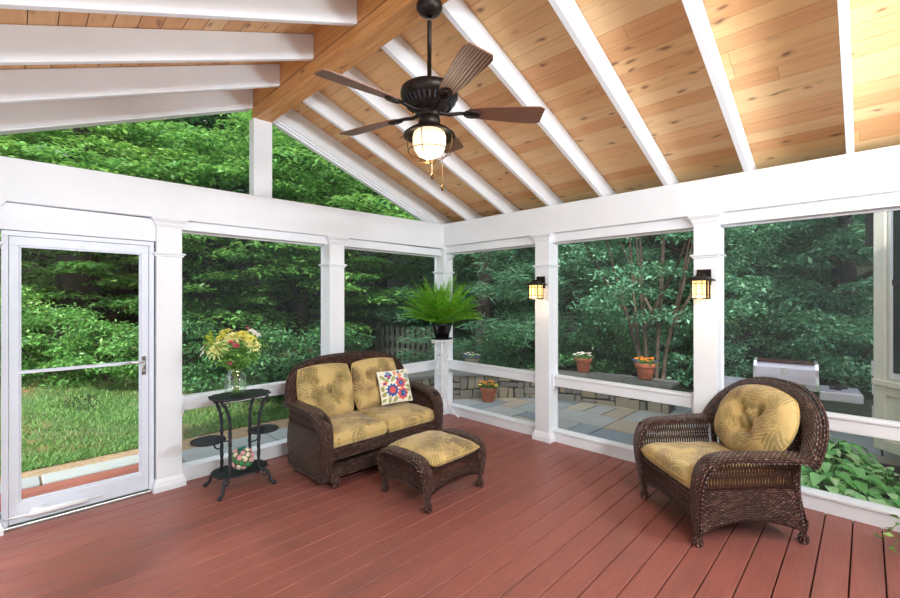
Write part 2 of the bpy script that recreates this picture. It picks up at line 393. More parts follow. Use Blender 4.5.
# roof: planks, rafters, ridge beam
def planks(name,x0,x1,fz,label):
    mb=MB(); dirn=1 if x1>x0 else -1
    sl=abs(fz(1)-fz(0)); w=.125/math.sqrt(1+sl*sl)*1.0; x=x0
    while (x1-x)*dirn>0.01:
        xa,xb=sorted((x,x+dirn*w*.966)); y=.42-random.random()*1.5
        slope_box(mb,xa,xb,fz,y+.002,.42,DP,DP+.018)
        while y>-5.9:
            L=random.uniform(2.6,5.2); ya=max(y-L,-5.9); slope_box(mb,xa,xb,fz,ya+.002,y,DP,DP+.018); y=ya
        x+=dirn*w
    o=struct(mb,name,PINE,label)
    mb=MB(); xa,xb=sorted((x0,x1)); slope_box(mb,xa,xb,fz,-5.9,.42,DP+.019,DP+.10); mb.build('roof_deck',BARKD,o)
    return o
planks('ceiling_eave_slope',-2.46,.55,RB,'knotty pine plank ceiling on the eave side')
planks('ceiling_door_slope',-2.58,-5.5,LB,'knotty pine plank ceiling on the door side')
mb=MB(); mb.box(-2.66,-2.38,-5.9,.42,3.80,3.92)
struct(mb,'roof_ridge_cap',BARKD,'roof ridge above the beam')
mb=MB(); mb.box(-2.605,-2.482,-5.9,.06,3.36,3.80); mb.box(-2.480,-2.440,-5.9,.06,3.365,3.80)
struct(mb,'ridge_beam',RIDGEW,'natural wood ridge beam',bevel=.003,seg=1)
mb=MB(); mb.box(-2.608,-2.60,-5.9,.05,3.475,3.478); struct(mb,'ridge_beam_joint_trim',BARKD,'joint line in the ridge beam')
for k in range(10):
    y=-.49-.613*k
    if y<-5.8: break
    mb=MB(); slope_box(mb,-2.439,.5,RB,y-.04,y,0,DP-.003)
    struct(mb,'rafter_beam',WHITE,'white rafter under the pine ceiling of the eave slope',bevel=.002,seg=1)
for k in range(10):
    y=.018-.603*k
    mb=MB(); slope_box(mb,-5.4,-2.606,LB,y,y+.04,0,DP-.003)
    struct(mb,'rafter_beam',WHITE,'white rafter under the pine ceiling of the door slope',bevel=.002,seg=1)
mb=MB(); slope_box(mb,-2.439,.5,RB,.02,.06,0,DP-.003); struct(mb,'rafter_beam',WHITE,'white end rafter over the gable screen, eave slope',bevel=.002,seg=1)
# house wall behind the viewer and the bay at the far end of the eave wall
mb=MB(); mb.box(-9,.55,-6.1,-5.92,-.3,5.2); struct(mb,'wall_house',SIDING,'greige house wall behind the porch')

# ------------------------------------------------------------------ screen door
d=empty('door_1',(0,0,0),0,'white full-view storm door with steel handle and crossbar',None,None,'structure')
mb=MB(); X0,X1,Z1=-4.305,-3.428,2.075
mb.box(X0,X0+.035,-.035,.06,.023,Z1-.035); mb.box(X1-.035,X1,-.035,.06,.023,Z1-.035); mb.box(X0,X1,-.035,.06,Z1-.035,Z1); mb.build('door_frame',DOORW,d,bevel=.003)
mb=MB(); a,b=X0+.037,X1-.037
mb.box(a,a+.05,-.028,.012,.165,Z1-.10); mb.box(b-.05,b,-.028,.012,.165,Z1-.10); mb.box(a,b,-.028,.012,Z1-.10,Z1-.037); mb.box(a,b,-.028,.012,.03,.165)
mb.box(a+.05,a+.062,-.018,.005,.182,Z1-.112); mb.box(b-.062,b-.05,-.018,.005,.182,Z1-.112); mb.box(a+.05,b-.05,-.018,.005,.165,.182); mb.box(a+.05,b-.05,-.018,.005,Z1-.112,Z1-.10)
mb.build('door_leaf',DOORW,d,bevel=.003)
mb=MB(); mb.box(a+.04,b-.04,-.03,.004,1.072,1.094); mb.build('crossbar',DOORW,d,bevel=.003)
mb=MB(); mb.add([(a+.07,-.006,.17),(b-.07,-.006,.17),(b-.07,-.006,Z1-.12),(a+.07,-.006,Z1-.12)],[(0,1,2,3)]); mb.build('pane',PANE,d)
mb=MB(); mb.box(b-.047,b-.018,-.036,-.028,.98,1.13); mb.tube([(b-.033,-.03,1.09),(b-.033,-.075,1.09)],.009); mb.tube([(b-.03,-.075,1.09),(b-.08,-.08,1.092),(b-.15,-.076,1.088),(b-.165,-.07,1.086)],[.01,.009,.007,.005]); mb.ball((b-.033,-.04,1.01),.012)
mb.build('handle',METAL,d,smooth=True)
mb=MB(); mb.box(-3.93,-3.85,-.036,-.028,Z1-.072,Z1-.062); mb.box(-3.93,-3.925,-.04,-.03,Z1-.08,Z1-.05); mb.build('top_latch',METAL,d)
mb=MB(); mb.tube([(-4.29,-.05,.085),(-4.17,-.062,.085)],.008); mb.tube([(-4.17,-.062,.085),(-4.165,-.062,.085),(-3.86,-.062,.085),(-3.85,-.062,.085)],[.012,.021,.021,.012],12); mb.tube([(-3.85,-.062,.085),(-3.75,-.055,.085)],.007); mb.box(-4.16,-4.08,-.05,-.028,.07,.12)
mb.build('door_closer',plain('closer_white',(226,228,232),.3),d,smooth=True)
mb=MB(); mb.box(X0,X1,-.05,.1,0,.022); mb.build('threshold',METAL,d,bevel=.004)
mb=MB(); mb.box(-4.318,-3.417,-.045,.12,Z1+.004,2.266); struct(mb,'trim_4',WHITE,'white header panel over the screen door',bevel=.004)

# ================================================================== OUTSIDE GROUND
def gz(x,y):
    """terrain height"""
    t=np.clip((y-1.2)/7,0,1); hill=.25*np.clip((y-1.2)/3,0,1)+1.6*t*t
    r=np.clip((x-4.2)/9,0,1); hill=hill+1.2*r*r*np.clip(1-t,0,1)
    far=np.clip((np.hypot(x+4,y+4)-15)/16,0,1); return -.03+hill+7*far**1.4
xs=np.linspace(-34,40,120); ys=np.linspace(.93,44,110)
Xg,Yg=np.meshgrid(xs,ys,indexing='ij'); xs2=np.linspace(-34,40,120)
Zg=gz(Xg,Yg)+.05*np.sin(Xg*2.1)*np.sin(Yg*1.7)*np.clip((Yg-2)/3,0,1)
Zg=np.where((Xg>-.8)&(Yg<1.7),np.minimum(Zg,-.17),Zg)
mb=MB(); mb.grid(np.stack([Xg,Yg,Zg],-1)); struct(mb,'terrain',WOODS,'shaded wooded bank beyond the garden',smooth=True)
xs=np.linspace(2.85,40,80); ys=np.linspace(-30,.93,80); Xg,Yg=np.meshgrid(xs,ys,indexing='ij')
Zg=np.where(Xg<3.4,-.17,gz(Xg,Yg)-.05)
mb=MB(); mb.grid(np.stack([Xg,Yg,Zg],-1)); struct(mb,'side_garden_terrain',WOODS,'shaded ground beyond the patio',smooth=True)
# lawn
xs=np.linspace(-16,1.2,90); ys=np.linspace(1.34,5.2,50); Xg,Yg=np.meshgrid(xs,ys,indexing='ij')
Zg=gz(Xg,Yg)+.012; Zg=np.where((Xg>-.6)&(Yg<1.8),-.2,Zg)
mb=MB(); mb.grid(np.stack([Xg,Yg,Zg],-1)); struct(mb,'lawn',LAWN,'lawn bank outside the gable wall',smooth=True)
n=75000; gx=rng.uniform(-9.5,-.6,n); gy=1.33+rng.random(n)**1.3*3.8
keep=(np.sin(gx*2.3+np.sin(gy*3)*1.3)*np.sin(gy*2.9+gx)+rng.normal(0,.35,n) > -.6+.5*(gy>2.5)); gx,gy=gx[keep],gy[keep]; n=len(gx)
gzv=gz(gx,gy)+.01; a=rng.uniform(0,2*PI,n); h=rng.uniform(.025,.065,n); w=.006
lean=rng.normal(0,.025,(n,2))
V=np.zeros((n,3,3)); V[:,0]=np.stack([gx-w*np.cos(a),gy-w*np.sin(a),gzv],1); V[:,1]=np.stack([gx+w*np.cos(a),gy+w*np.sin(a),gzv],1); V[:,2]=np.stack([gx+lean[:,0],gy+lean[:,1],gzv+h],1)
g=raw('grass',V,np.arange(n*3).reshape(-1,3),GRASSM); tag(g,'green grass growing on the lawn bank',None,None,'stuff')
# path of pale stones along the gable wall
mb=MB(); x=-9.0
while x<-.9:
    L=random.uniform(.75,1.25); y0,y1=(.825,1.09) if x+L<-3.05 else (.42,.895)
    mb.box(x,min(x+L-.015,-.85),y0,y1,-.10,.002+random.uniform(-.004,.004)); x+=L
struct(mb,'path',PATHST,'path of pale stone slabs along the lawn',bevel=.008)
mb=MB(); mb.box(-16,-.8,.1,.9,-.2,-.036); mb.box(-16,-.8,.9,1.46,-.2,-.012); struct(mb,'path_bed_ground',plain('sandy_soil',(150,128,100),.95,0,var=.35,scale=40,bump=.8),'bare sandy strip beside the stone path')
# patio: irregular rectangular flagstones
PZ=-.15
mb=MB(); cell=.30; nx,ny=26,30; used=np.zeros((nx,ny),bool); x0,y0=.15,-5.6
for i in range(nx):
    for j in range(ny):
        if used[i,j]: continue
        w=random.choice((1,2,2,3)); h=random.choice((1,2,2,3))
        while w>1 and (i+w>nx or used[i:i+w,j].any()): w-=1
        while h>1 and (j+h>ny or used[i:i+w,j:j+h].any()): h-=1
        used[i:i+w,j:j+h]=True
        xa,ya=x0+i*cell,y0+j*cell
        if xa>2.95 and not(ya<-2.4 and xa<4.6): continue
        if ya>1.25: continue
        if xa<1.9 and ya<-4.0: continue
        mb.box(xa+.011,xa+w*cell-.011,ya+.011,ya+h*cell-.011,PZ-.06,PZ+random.uniform(-.002,.002))
patio=struct(mb,'patio_floor',FLAG,'bluestone flagstone patio',bevel=.005,seg=1)
mb=MB(); mb.box(.11,5,-5.9,1.9,PZ-.12,PZ-.012); mb.build('mortar_bed',MORTAR,patio)
mb=MB(); mb.box(.12,1.75,-5.9,-3.75,PZ-.01,PZ+.03); struct(mb,'planting_bed_ground',MULCH,'mulched planting bed by the house')

# curved stone seat wall
ctrl=np.array([(2.69,-2.13),(2.66,-1.6),(2.58,-1.05),(2.38,-.5),(2.08,.02),(1.72,.42),(1.3,.76),(.85,1.02),(.35,1.2)])
def resample(P,n):
    d=np.r_[0,np.cumsum(np.linalg.norm(P[1:]-P[:-1],axis=1))]; t=np.linspace(0,d[-1],n)
    return np.stack([np.interp(t,d,P[:,i]) for i in range(P.shape[1])],1),d[-1]
def smoothp(P,n,it=3):
    P=np.asarray(P,float)
    for _ in range(it):
        Q=[P[0]]
        for a,b in zip(P[:-1],P[1:]): Q+= [a*.75+b*.25,a*.25+b*.75]
        Q.append(P[-1]); P=np.array(Q)
    return resample(P,n)[0]
WP=smoothp(ctrl,81); WT=nrm(np.gradient(WP,axis=0)); WN=np.stack([-WT[:,1],WT[:,0]],1)*-1
if (WN@np.array([1,1])).mean()<0: WN=-WN     # outward, away from the patio
_,WL=resample(WP,10)
def wp(s,off):
    i=min(max(s/WL*80,0),80); a=int(min(i,79)); t=i-a
    p=WP[a]*(1-t)+WP[a+1]*t; nn=WN[a]*(1-t)+WN[a+1]*t; return (p[0]+nn[0]*off,p[1]+nn[1]*off)
gw=empty('garden_wall',(0,0,0),0,'low curved fieldstone wall with a flat stone cap',None,None,'structure')
mb=MB(); TOPZ=.235
rows=[(-.16,-.04),(-.03,.09),(.10,.20)]
jj=.017
def blk(s0,s1,z0,z1,o0,o1):
    v=[]
    for z in (z0,z1):
        for (s,o) in ((s0,o0),(s1,o0),(s1,o1),(s0,o1)):
            p=wp(s+random.uniform(-jj,jj),o); v.append((p[0],p[1],z+random.uniform(-jj,jj)))
    mb.add(v,[(3,2,1,0),(4,5,6,7),(0,1,5,4),(1,2,6,5),(2,3,7,6),(3,0,4,7)])
s=0
while s<WL-.05:
    Lc=random.uniform(.2,.45); e=min(s+Lc,WL)
    # a panel of stones: split heights differently
    mode=random.random(); zs=[-.17]
    cuts={0:[-.17,random.uniform(-.04,.03),.13,.25],1:[-.17,-.07,random.uniform(.02,.08),.15,.25],2:[-.17,.01,.25]}[int(mode*3)]
    for z0,z1 in zip(cuts[:-1],cuts[1:]):
        t=s
        while t<e-.01:
            l=random.uniform(.10,.24) if z1-z0>.13 else random.uniform(.10,.32)
            t2=min(t+l,e); t2=e if e-t2<.09 else t2
            blk(t+.007,t2-.007,z0+.007,z1-.007,random.uniform(-.015,.01),.4); t=t2
    s=e
mb.build('stones',FIELD,gw,bevel=.014)
mb=MB(); s=0; jj=0
while s<WL-.01:
    e=min(s+.12,WL); blk(s,e,-.17,.25,.02,.38); s=e
mb.build('mortar_core',MORTAR,gw)
mb=MB(); s=-.04
while s<WL:
    L=random.uniform(.6,1.0); e=min(s+L,WL); k=max(1,int((e-s)/.15))
    P=[]
    for i in range(k+1):
        t=s+(e-s-.012)*i/k; a=wp(max(t,0) ,-.05); b=wp(max(t,0),.45)
        if t<0: a=(a[0],a[1]+t); b=(b[0],b[1]+t)
        P.append((a,b))
    bl=[(p[0][0],p[0][1]) for p in P]+[(p[1][0],p[1][1]) for p in P[::-1]]
    mb.poly(bl,.25,.30+random.uniform(-.004,.004)); s=e
mb.build('capstones',CAPST,gw,bevel=.008)

# ================================================================== PLANTS
def leaves(P,size,up=.6,aspect=.55,droop=0.,fold=.25,seed=0):
    """P: (n,3) leaf base points -> quads arrays of pointed folded leaves (two quads per leaf)"""
    r=np.random.default_rng(seed); n=len(P)
    d=r.normal(size=(n,3)); d[:,2]=d[:,2]*.45-droop; d=nrm(d)
    u=r.normal(size=(n,3))*(1-up)+np.array([0,0,1.])*up; s=nrm(np.cross(d,u)); nn=np.cross(s,d)
    L=size*r.uniform(.6,1.25,(n,1)); W=L*aspect*.5
    mid=P+d*L*.45
    a=P; tip=P+d*L-nn*L*.12; l=mid+s*W+nn*W*fold; rr=mid-s*W+nn*W*fold
    V=np.stack([a,l,tip,rr],1); return V
def crown_mesh(kind,seed):
    r=np.random.default_rng(seed)
    if kind=='broad':   rad,zc,hh,nc,nl,cr,sz,asp=2.9,4.2,4.1,120,320,.78,.145,.45
    elif kind=='tall':  rad,zc,hh,nc,nl,cr,sz,asp=3.2,7.0,5.4,115,270,1.05,.19,.5
    elif kind=='bush':  rad,zc,hh,nc,nl,cr,sz,asp=1.15,.70,.75,36,190,.42,.10,.5
    elif kind=='myrtle':rad,zc,hh,nc,nl,cr,sz,asp=1.75,2.5,1.75,95,190,.42,.075,.45
    elif kind=='pine':  rad,zc,hh,nc,nl,cr,sz,asp=2.3,3.4,3.6,260,230,.5,.20,.07
    d=nrm(r.normal(size=(nc,3))); rr=r.uniform(.45,1.,(nc,1))**.5
    c=d*rr*np.array([rad,rad,hh])+np.array([0,0,zc])
    if kind=='pine':
        zt=r.uniform(0,1,nc); a=r.uniform(0,2*PI,nc); R=rad*(1-zt*.85)*r.uniform(.45,1,nc)
        c=np.stack([R*np.cos(a),R*np.sin(a),.3+zt*hh*2],1)
    c[:,2]=np.maximum(c[:,2],.25)
    q=r.normal(size=(nc,nl,3)); q/=np.linalg.norm(q,axis=2,keepdims=True); q*=r.uniform(.2,1,(nc,nl,1))**.6
    flat=.20 if kind in('broad','tall','myrtle') else (.28 if kind=='pine' else .35)
    sc=cr*r.uniform(.6,1.3,(nc,1,1)); q=q*sc; hor=(q[...,0]**2+q[...,1]**2)
    q[...,2]=q[...,2]*flat-hor*.35
    P=(c[:,None]+q).reshape(-1,3); P=P[P[:,2]>.02]
    return leaves(P,sz,.7 if kind!='pine' else .2,asp,.25 if kind!='pine' else .05,seed=seed)
def leafobj(name,V,mat,parent):
    return raw(name,V.reshape(-1,3),np.arange(len(V)*4).reshape(-1,4),mat,parent)
protos={}
def tree(kind,name,mat,x,y,z,sc,rz,label,cat='tree',trunk=True,bark=BARKD,group=None,seed=1,szs=None):
    o=empty(name,(x,y,z),rz,label,cat,group); o.scale=(sc,sc,sc) if szs is None else szs
    key=(kind,seed)
    if key not in protos:
        c=leafobj('crown' if kind!='bush' else 'foliage',crown_mesh(kind,seed),mat,o); protos[key]=c.data
    else:
        c=bpy.data.objects.new('crown' if kind!='bush' else 'foliage',protos[key]); COL.objects.link(c); c.parent=o
    if c.data.materials[0]!=mat:
        c.material_slots[0].link='OBJECT'; c.material_slots[0].material=mat
    if trunk:
        mb=MB(); H={'broad':6.5,'tall':11,'pine':6.5,'myrtle':3,'bush':.6}[kind]; r0={'broad':.16,'tall':.26,'pine':.15,'myrtle':.06,'bush':.03}[kind]
        r=random.Random(seed*7+int(x*10))
        if kind!='bush':
            mb.tube([(0,0,-.4),(r.uniform(-.1,.1),r.uniform(-.1,.1),H*.3),(r.uniform(-.2,.2),r.uniform(-.2,.2),H*.6),(r.uniform(-.3,.3),r.uniform(-.3,.3),H)],[r0*1.2,r0,r0*.7,r0*.2],9)
            for k in range(9):
                a=r.uniform(0,2*PI); z0=H*r.uniform(.2,.8); L=r.uniform(1,2.2)
                mb.tube([(0,0,z0),(math.cos(a)*L*.5,math.sin(a)*L*.5,z0+L*.3),(math.cos(a)*L,math.sin(a)*L,z0+L*.45)],[r0*.45,r0*.3,r0*.1],6)
        else:
            for k in range(6):
                a=r.uniform(0,2*PI); mb.tube([(0,0,-.1),(math.cos(a)*.3,math.sin(a)*.3,.5),(math.cos(a)*.6,math.sin(a)*.6,1.)],[.02,.015,.005],5)
        mb.build('trunk' if kind!='bush' else 'stems',bark,o,smooth=True)
    return o
def zt(x,y): return float(gz(np.float64(x),np.float64(y)))-.05
# first row
T=[ # kind,mat,px,D,scale,seed,label,name
 ('broad',LEAF_L,-70,8.1,.95,1,'bright green leafy tree overhanging the lawn, cut by the frame beside the screen door','broadleaf_tree'),
 ('broad',LEAF_L,75,8.5,.9,2,'bright green leafy tree seen through the screen door glass','broadleaf_tree'),
 ('broad',LEAF_M,205,8.7,.9,1,'green leafy tree behind the yellow bouquet','broadleaf_tree'),
 ('broad',LEAF_M,300,9.6,.95,3,'layered green tree behind the loveseat back','broadleaf_tree'),
 ('broad',LEAF_M,385,11.2,.9,2,'green tree seen between the loveseat column and the fern','broadleaf_tree'),
 ('pine',NEEDLE,480,10.0,1.05,4,'soft blue-green pine between the fern and the first lantern','pine_tree'),
 ('pine',NEEDLE,570,10.4,1.05,4,'darker pine behind the white-flower pot on the wall','pine_tree'),
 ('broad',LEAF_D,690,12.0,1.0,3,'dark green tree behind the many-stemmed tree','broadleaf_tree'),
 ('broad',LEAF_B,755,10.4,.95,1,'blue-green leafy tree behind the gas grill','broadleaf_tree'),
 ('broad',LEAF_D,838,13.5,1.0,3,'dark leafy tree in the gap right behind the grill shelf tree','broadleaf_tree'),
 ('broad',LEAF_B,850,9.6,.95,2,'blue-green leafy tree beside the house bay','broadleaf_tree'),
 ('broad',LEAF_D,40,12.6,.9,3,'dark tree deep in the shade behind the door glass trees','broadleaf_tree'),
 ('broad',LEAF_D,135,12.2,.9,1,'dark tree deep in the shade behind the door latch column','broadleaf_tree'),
]
for i,(k,mt,px,D,sc,sd,lab,nm) in enumerate(T):
    x,y=at(px,D); tree(k,nm,mt,x,y,zt(x,y),sc,i*1.3,lab,seed=sd,szs=(sc,sc,sc*(.58 if i==1 else .64)) if i<5 else None)
tree('broad','broadleaf_tree',LEAF_M,-10.2,-4.8,-.1,1.0,2.,'leafy tree added to keep sun off the porch floor, outside the frame behind the viewer',seed=1)  # unseen tree added to block the sun patch on the porch floor
tree('broad','broadleaf_tree',LEAF_M,-9.6,-9.4,-.1,1.0,1.,'second leafy tree added to block sun, farther back along the house, outside the frame',seed=2)  # another unseen tree added as a sun blocker
# many-stemmed tree
x,y=at(652,7.6); zz=zt(x,y)
mt_=tree('myrtle','multi_stem_tree',LEAF_B,x,y,zz,1.15,.4,'many-stemmed small tree with smooth trunks behind the orange-flower pot',trunk=False,seed=5)
for k in range(8):
    a=k*2*PI/8+.3; r=random.Random(k); L=r.uniform(.15,.75)
    mb=MB(); mb.tube([(math.cos(a)*.12,math.sin(a)*.12,-.3),(math.cos(a)*.2,math.sin(a)*.2,.6),(math.cos(a)*(.2+L*.4),math.sin(a)*(.2+L*.4),1.6),(math.cos(a)*(.2+L),math.sin(a)*(.2+L),3.3)],[.034,.027,.021,.009],8)
    if k%2: mb.tube([(math.cos(a)*.28,math.sin(a)*.28,1.0),(math.cos(a+.8)*.8,math.sin(a+.8)*.8,1.9),(math.cos(a+.9)*1.2,math.sin(a+.9)*1.2,2.6)],[.026,.02,.008],6)
    mb.build('trunk',BARK,mt_,smooth=True)
# second and third rows
back=[(-160,13),(-50,13.5),(8,15.5),(190,15),(225,13),(325,14.5),(420,16),(505,15),(600,17),(700,16),(800,15),(900,16),(1000,15),
      (180,21),(310,22),(470,21),(560,23),(650,21.5),(750,23),(860,22),(960,22)]
adj=['pale','tall','mossy','dark','slender','wide','dense','loose','round','leaning','shaded','deep green','sunlit','distant','tallest','broad','high','thick','small-leaved','dim','far']
where=['beyond the left edge of the lawn','above the screen door','over the door header','seen through the gable screen','behind the bouquet trees','behind the loveseat trees','behind the fern','behind the blue-green pine','behind the second pine','behind the many-stemmed tree','behind the grill','beside the house bay','hidden by the house','far up the bank by the king post','far up the bank under the rake','far behind the corner column','far behind the pines','far behind the wall pots','far behind the lantern column','far behind the grill','far beyond the house']
for i,(px,D) in enumerate(back):
    x,y=at(px,D); big=D>20
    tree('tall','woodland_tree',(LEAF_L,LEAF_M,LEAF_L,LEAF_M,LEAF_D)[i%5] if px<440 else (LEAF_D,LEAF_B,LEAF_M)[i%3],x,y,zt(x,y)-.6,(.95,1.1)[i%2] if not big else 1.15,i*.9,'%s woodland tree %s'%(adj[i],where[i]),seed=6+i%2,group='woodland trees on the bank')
# shrubs
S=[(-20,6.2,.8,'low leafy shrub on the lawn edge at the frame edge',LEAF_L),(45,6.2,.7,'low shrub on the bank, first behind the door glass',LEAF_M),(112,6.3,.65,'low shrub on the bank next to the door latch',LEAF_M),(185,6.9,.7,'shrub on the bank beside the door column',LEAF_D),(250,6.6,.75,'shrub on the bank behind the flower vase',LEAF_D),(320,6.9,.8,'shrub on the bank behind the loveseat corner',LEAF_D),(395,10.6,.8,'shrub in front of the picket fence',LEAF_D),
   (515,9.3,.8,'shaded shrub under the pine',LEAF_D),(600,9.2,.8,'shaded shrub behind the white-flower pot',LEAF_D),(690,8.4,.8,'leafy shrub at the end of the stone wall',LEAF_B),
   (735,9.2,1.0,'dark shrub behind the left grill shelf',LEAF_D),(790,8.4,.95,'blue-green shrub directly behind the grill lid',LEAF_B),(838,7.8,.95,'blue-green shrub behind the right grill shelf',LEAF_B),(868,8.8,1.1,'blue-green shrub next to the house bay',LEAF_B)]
for i,(px,D,sc,lab,mt) in enumerate(S):
    x,y=at(px,D); tree('bush','shrub',mt,x,y,zt(x,y),sc,i*1.7,lab,'shrub',seed=8+i%2,bark=BARKD)
# big dark trunk seen through the gable screen
tx,ty=at(76,7.9); tt=empty('old_tree_trunk',(tx,ty,zt(tx,ty)),0,'thick dark bare trunk seen through the gable screen above the door','tree'); mb=MB(); mb.tube([(0,0,-.3),(.05,0,3),(-.1,.05,5.5),(.1,.1,9)],[.33,.28,.27,.15],14); mb.build('bole',BARKD,tt,smooth=True)
mb=MB(); mb.tube([(-.05,0,5.2),(-.7,.3,6.3),(-1.4,.6,7.6)],[.14,.1,.04],8); mb.build('branch',BARKD,tt,smooth=True)
# picket fences
def fence(px0,D0,px1,D1,h,label):
    x0,y0=at(px0,D0); x1,y1=at(px1,D1); L=math.hypot(x1-x0,y1-y0); zz=zt((x0+x1)/2,(y0+y1)/2)
    o=empty('picket_fence',(x0,y0,zz),math.atan2(y1-y0,x1-x0),label,'fence'); mb=MB(); x=0
    while x<L: mb.poly([(x,-.01),(x+.075,-.01),(x+.075,.01),(x,.01)],-.1,h); x+=.12
    mb.build('pickets',FENCEM,o)
    mb=MB(); mb.box(0,L,.01,.05,.3,.38); mb.box(0,L,.01,.05,h-.3,h-.22); mb.build('rails',FENCEM,o)
    mb=MB(); mb.box(0,.1,.02,.12,-.2,h+.1); mb.build('post',FENCEM,o)
    mb=MB(); mb.box(L-.1,L,.02,.12,-.2,h+.1); mb.build('post',FENCEM,o)
fence(376,9.4,436,9.0,.85,'dark weathered picket fence seen beside the corner column')
fence(722,8.0,752,8.5,.95,'dark weathered picket fence seen behind the grill shelf')

# leafy ground plants outside the eave wall
def big_leaf_plant(name,x,y,n,R,H,size,mat,label,seed,z=PZ+.03):
    r=random.Random(seed); o=empty(name,(x,y,z),0,label,'plant'); mb=MB(); st=MB()
    for k in range(n):
        a=r.uniform(0,2*PI); d=R*math.sqrt(r.random()); h=H*(1-.45*(d/R)**2)*r.uniform(.65,1.1)
        bx,by=math.cos(a)*d,math.sin(a)*d; L=size*r.uniform(.7,1.2); W=L*.36; yaw=a+r.uniform(-.8,.8)
        T=[]
        for i in range(7):
            t=i/6; w=W*math.sin(PI*min(t*.93+.05,1))**.8*(1-.25*t); lz=h+.12*L*math.sin(t*2.2)-.45*L*t*t
            row=[]
            for j in (-1,-.5,0,.5,1):
                X=t*L; Yv=j*w*(1+.12*(i%2)); Zv=lz+abs(j)*w*.35
                row.append((bx+math.cos(yaw)*X-math.sin(yaw)*Yv,by+math.sin(yaw)*X+math.cos(yaw)*Yv,Zv))
            T.append(row)
        mb.grid(np.array(T)); st.tube([(bx*.2,by*.2,0),(bx*.7,by*.7,h*.6),(bx,by,h)],.005,5)
    mb.build('leaves',mat,o,smooth=True); st.build('stalks',STEMG,o,smooth=True); return o
big_leaf_plant('hosta_plant',.62,-3.97,200,.44,.34,.125,HOSTA,'leafy pale green plant outside behind the armchair back',1)
big_leaf_plant('hosta_plant',.62,-4.42,150,.36,.32,.12,HOSTA,'darker leafy plant outside under the rail by the house bay',2)
big_leaf_plant('hosta_plant',1.15,-4.02,110,.30,.40,.12,HOSTA,'taller pale leafy plant by the green hose under the house bay',3)
# hose and dark planter blocks
mb=MB()
for k in range(3):
    R=.25-.02*k; mb.tube([(1.75+R*math.cos(a),-3.75+R*.9*math.sin(a),PZ+.05+.02*k) for a in np.linspace(.5,PI*2+.4,40)],.011,8)
mb.tube([(1.98,-3.62,PZ+.05),(2.1,-3.8,PZ+.03),(2.0,-4.1,PZ+.03),(1.8,-4.3,PZ+.03)],.011,8)
tag(mb.build('garden_hose',RUBBER,None,smooth=True),'green garden hose coiled on the ground by the leafy plants','hose')
mb=MB(); mb.box(1.42,1.62,-4.12,-3.98,PZ+.02,.12); mb.box(1.40,1.64,-4.14,-3.96,.10,.13)
tag(mb.build('splash_block',GRILLD,None,bevel=.01),'dark grey block on the ground below the house bay','block')

# ------------------------------------------------------------------ house bay
K=Vector((1.30,-4.335)); fd=Vector((-FX,-FY))
o=empty('wall_house_bay',(0,0,0),0,'greige house bay with window beside the porch',None,None,'structure')
p=[(K.x,K.y),(K.x+3.0,K.y-.02),(K.x+3.0,-6.0),(K.x-1.1,-6.0),(K.x+fd.x*1.0,K.y+fd.y*1.0)]
mb=MB(); mb.poly([(a,b) for a,b in p],.24,5.0); mb.build('siding_shell',SIDING,o)
Mb=Matrix.Translation((K.x,K.y,0))@Matrix.Rotation(math.atan2(fd.y,fd.x),4,'Z')   # local x runs along the bay face, +y... outward is -y
def bb(mb,x0,x1,o0,o1,z0,z1): mb.box(x0,x1,-o1,-o0,z0,z1,M=Mb)
mb=MB(); bb(mb,0,.10,0,.025,.24,5); bb(mb,.10,1.0,0,.02,.24,.34); bb(mb,.10,1.,0,.02,.74,.82); bb(mb,0,1.,0,.045,.82,.87); bb(mb,.32,1,0,.018,.34,.40); bb(mb,.24,.30,0,.02,.34,.74); mb.build('casing',WHITE if False else SIDING,o,bevel=.004)
mb=MB(); bb(mb,.14,1.,.0,.02,.9,2.6); mb.build('window_frame',WHITE,o); mb=MB(); bb(mb,.18,1.,.01,.03,.95,2.6); mb.build('pane',DARKGL,o)
mb=MB(); bb(mb,.18,1.,.02,.04,1.72,1.77); mb.build('window_bar',GRILLD,o)
mb=MB(); mb.box(1.55,1.60,-4.335,-4.305,.86,1.0); mb.box(1.55,1.60,-4.335,-4.31,.68,.82); mb.box(1.55,1.60,-4.335,-4.31,.42,.56)
mb.build('shutter_hinge',WHITE,o)
mb=MB(); mb.box(1.95,2.1,-4.335,-4.262,2.15,2.52); mb.build('eave_bracket',FENCEM,o)

# ================================================================== GAS GRILL
RIM=plain('polished_rim',(226,228,236),.2,.6)
gr=empty('gas_grill',(1.55,-3.52,PZ),math.radians(-86),'stainless gas grill with two side shelves on the patio','grill')
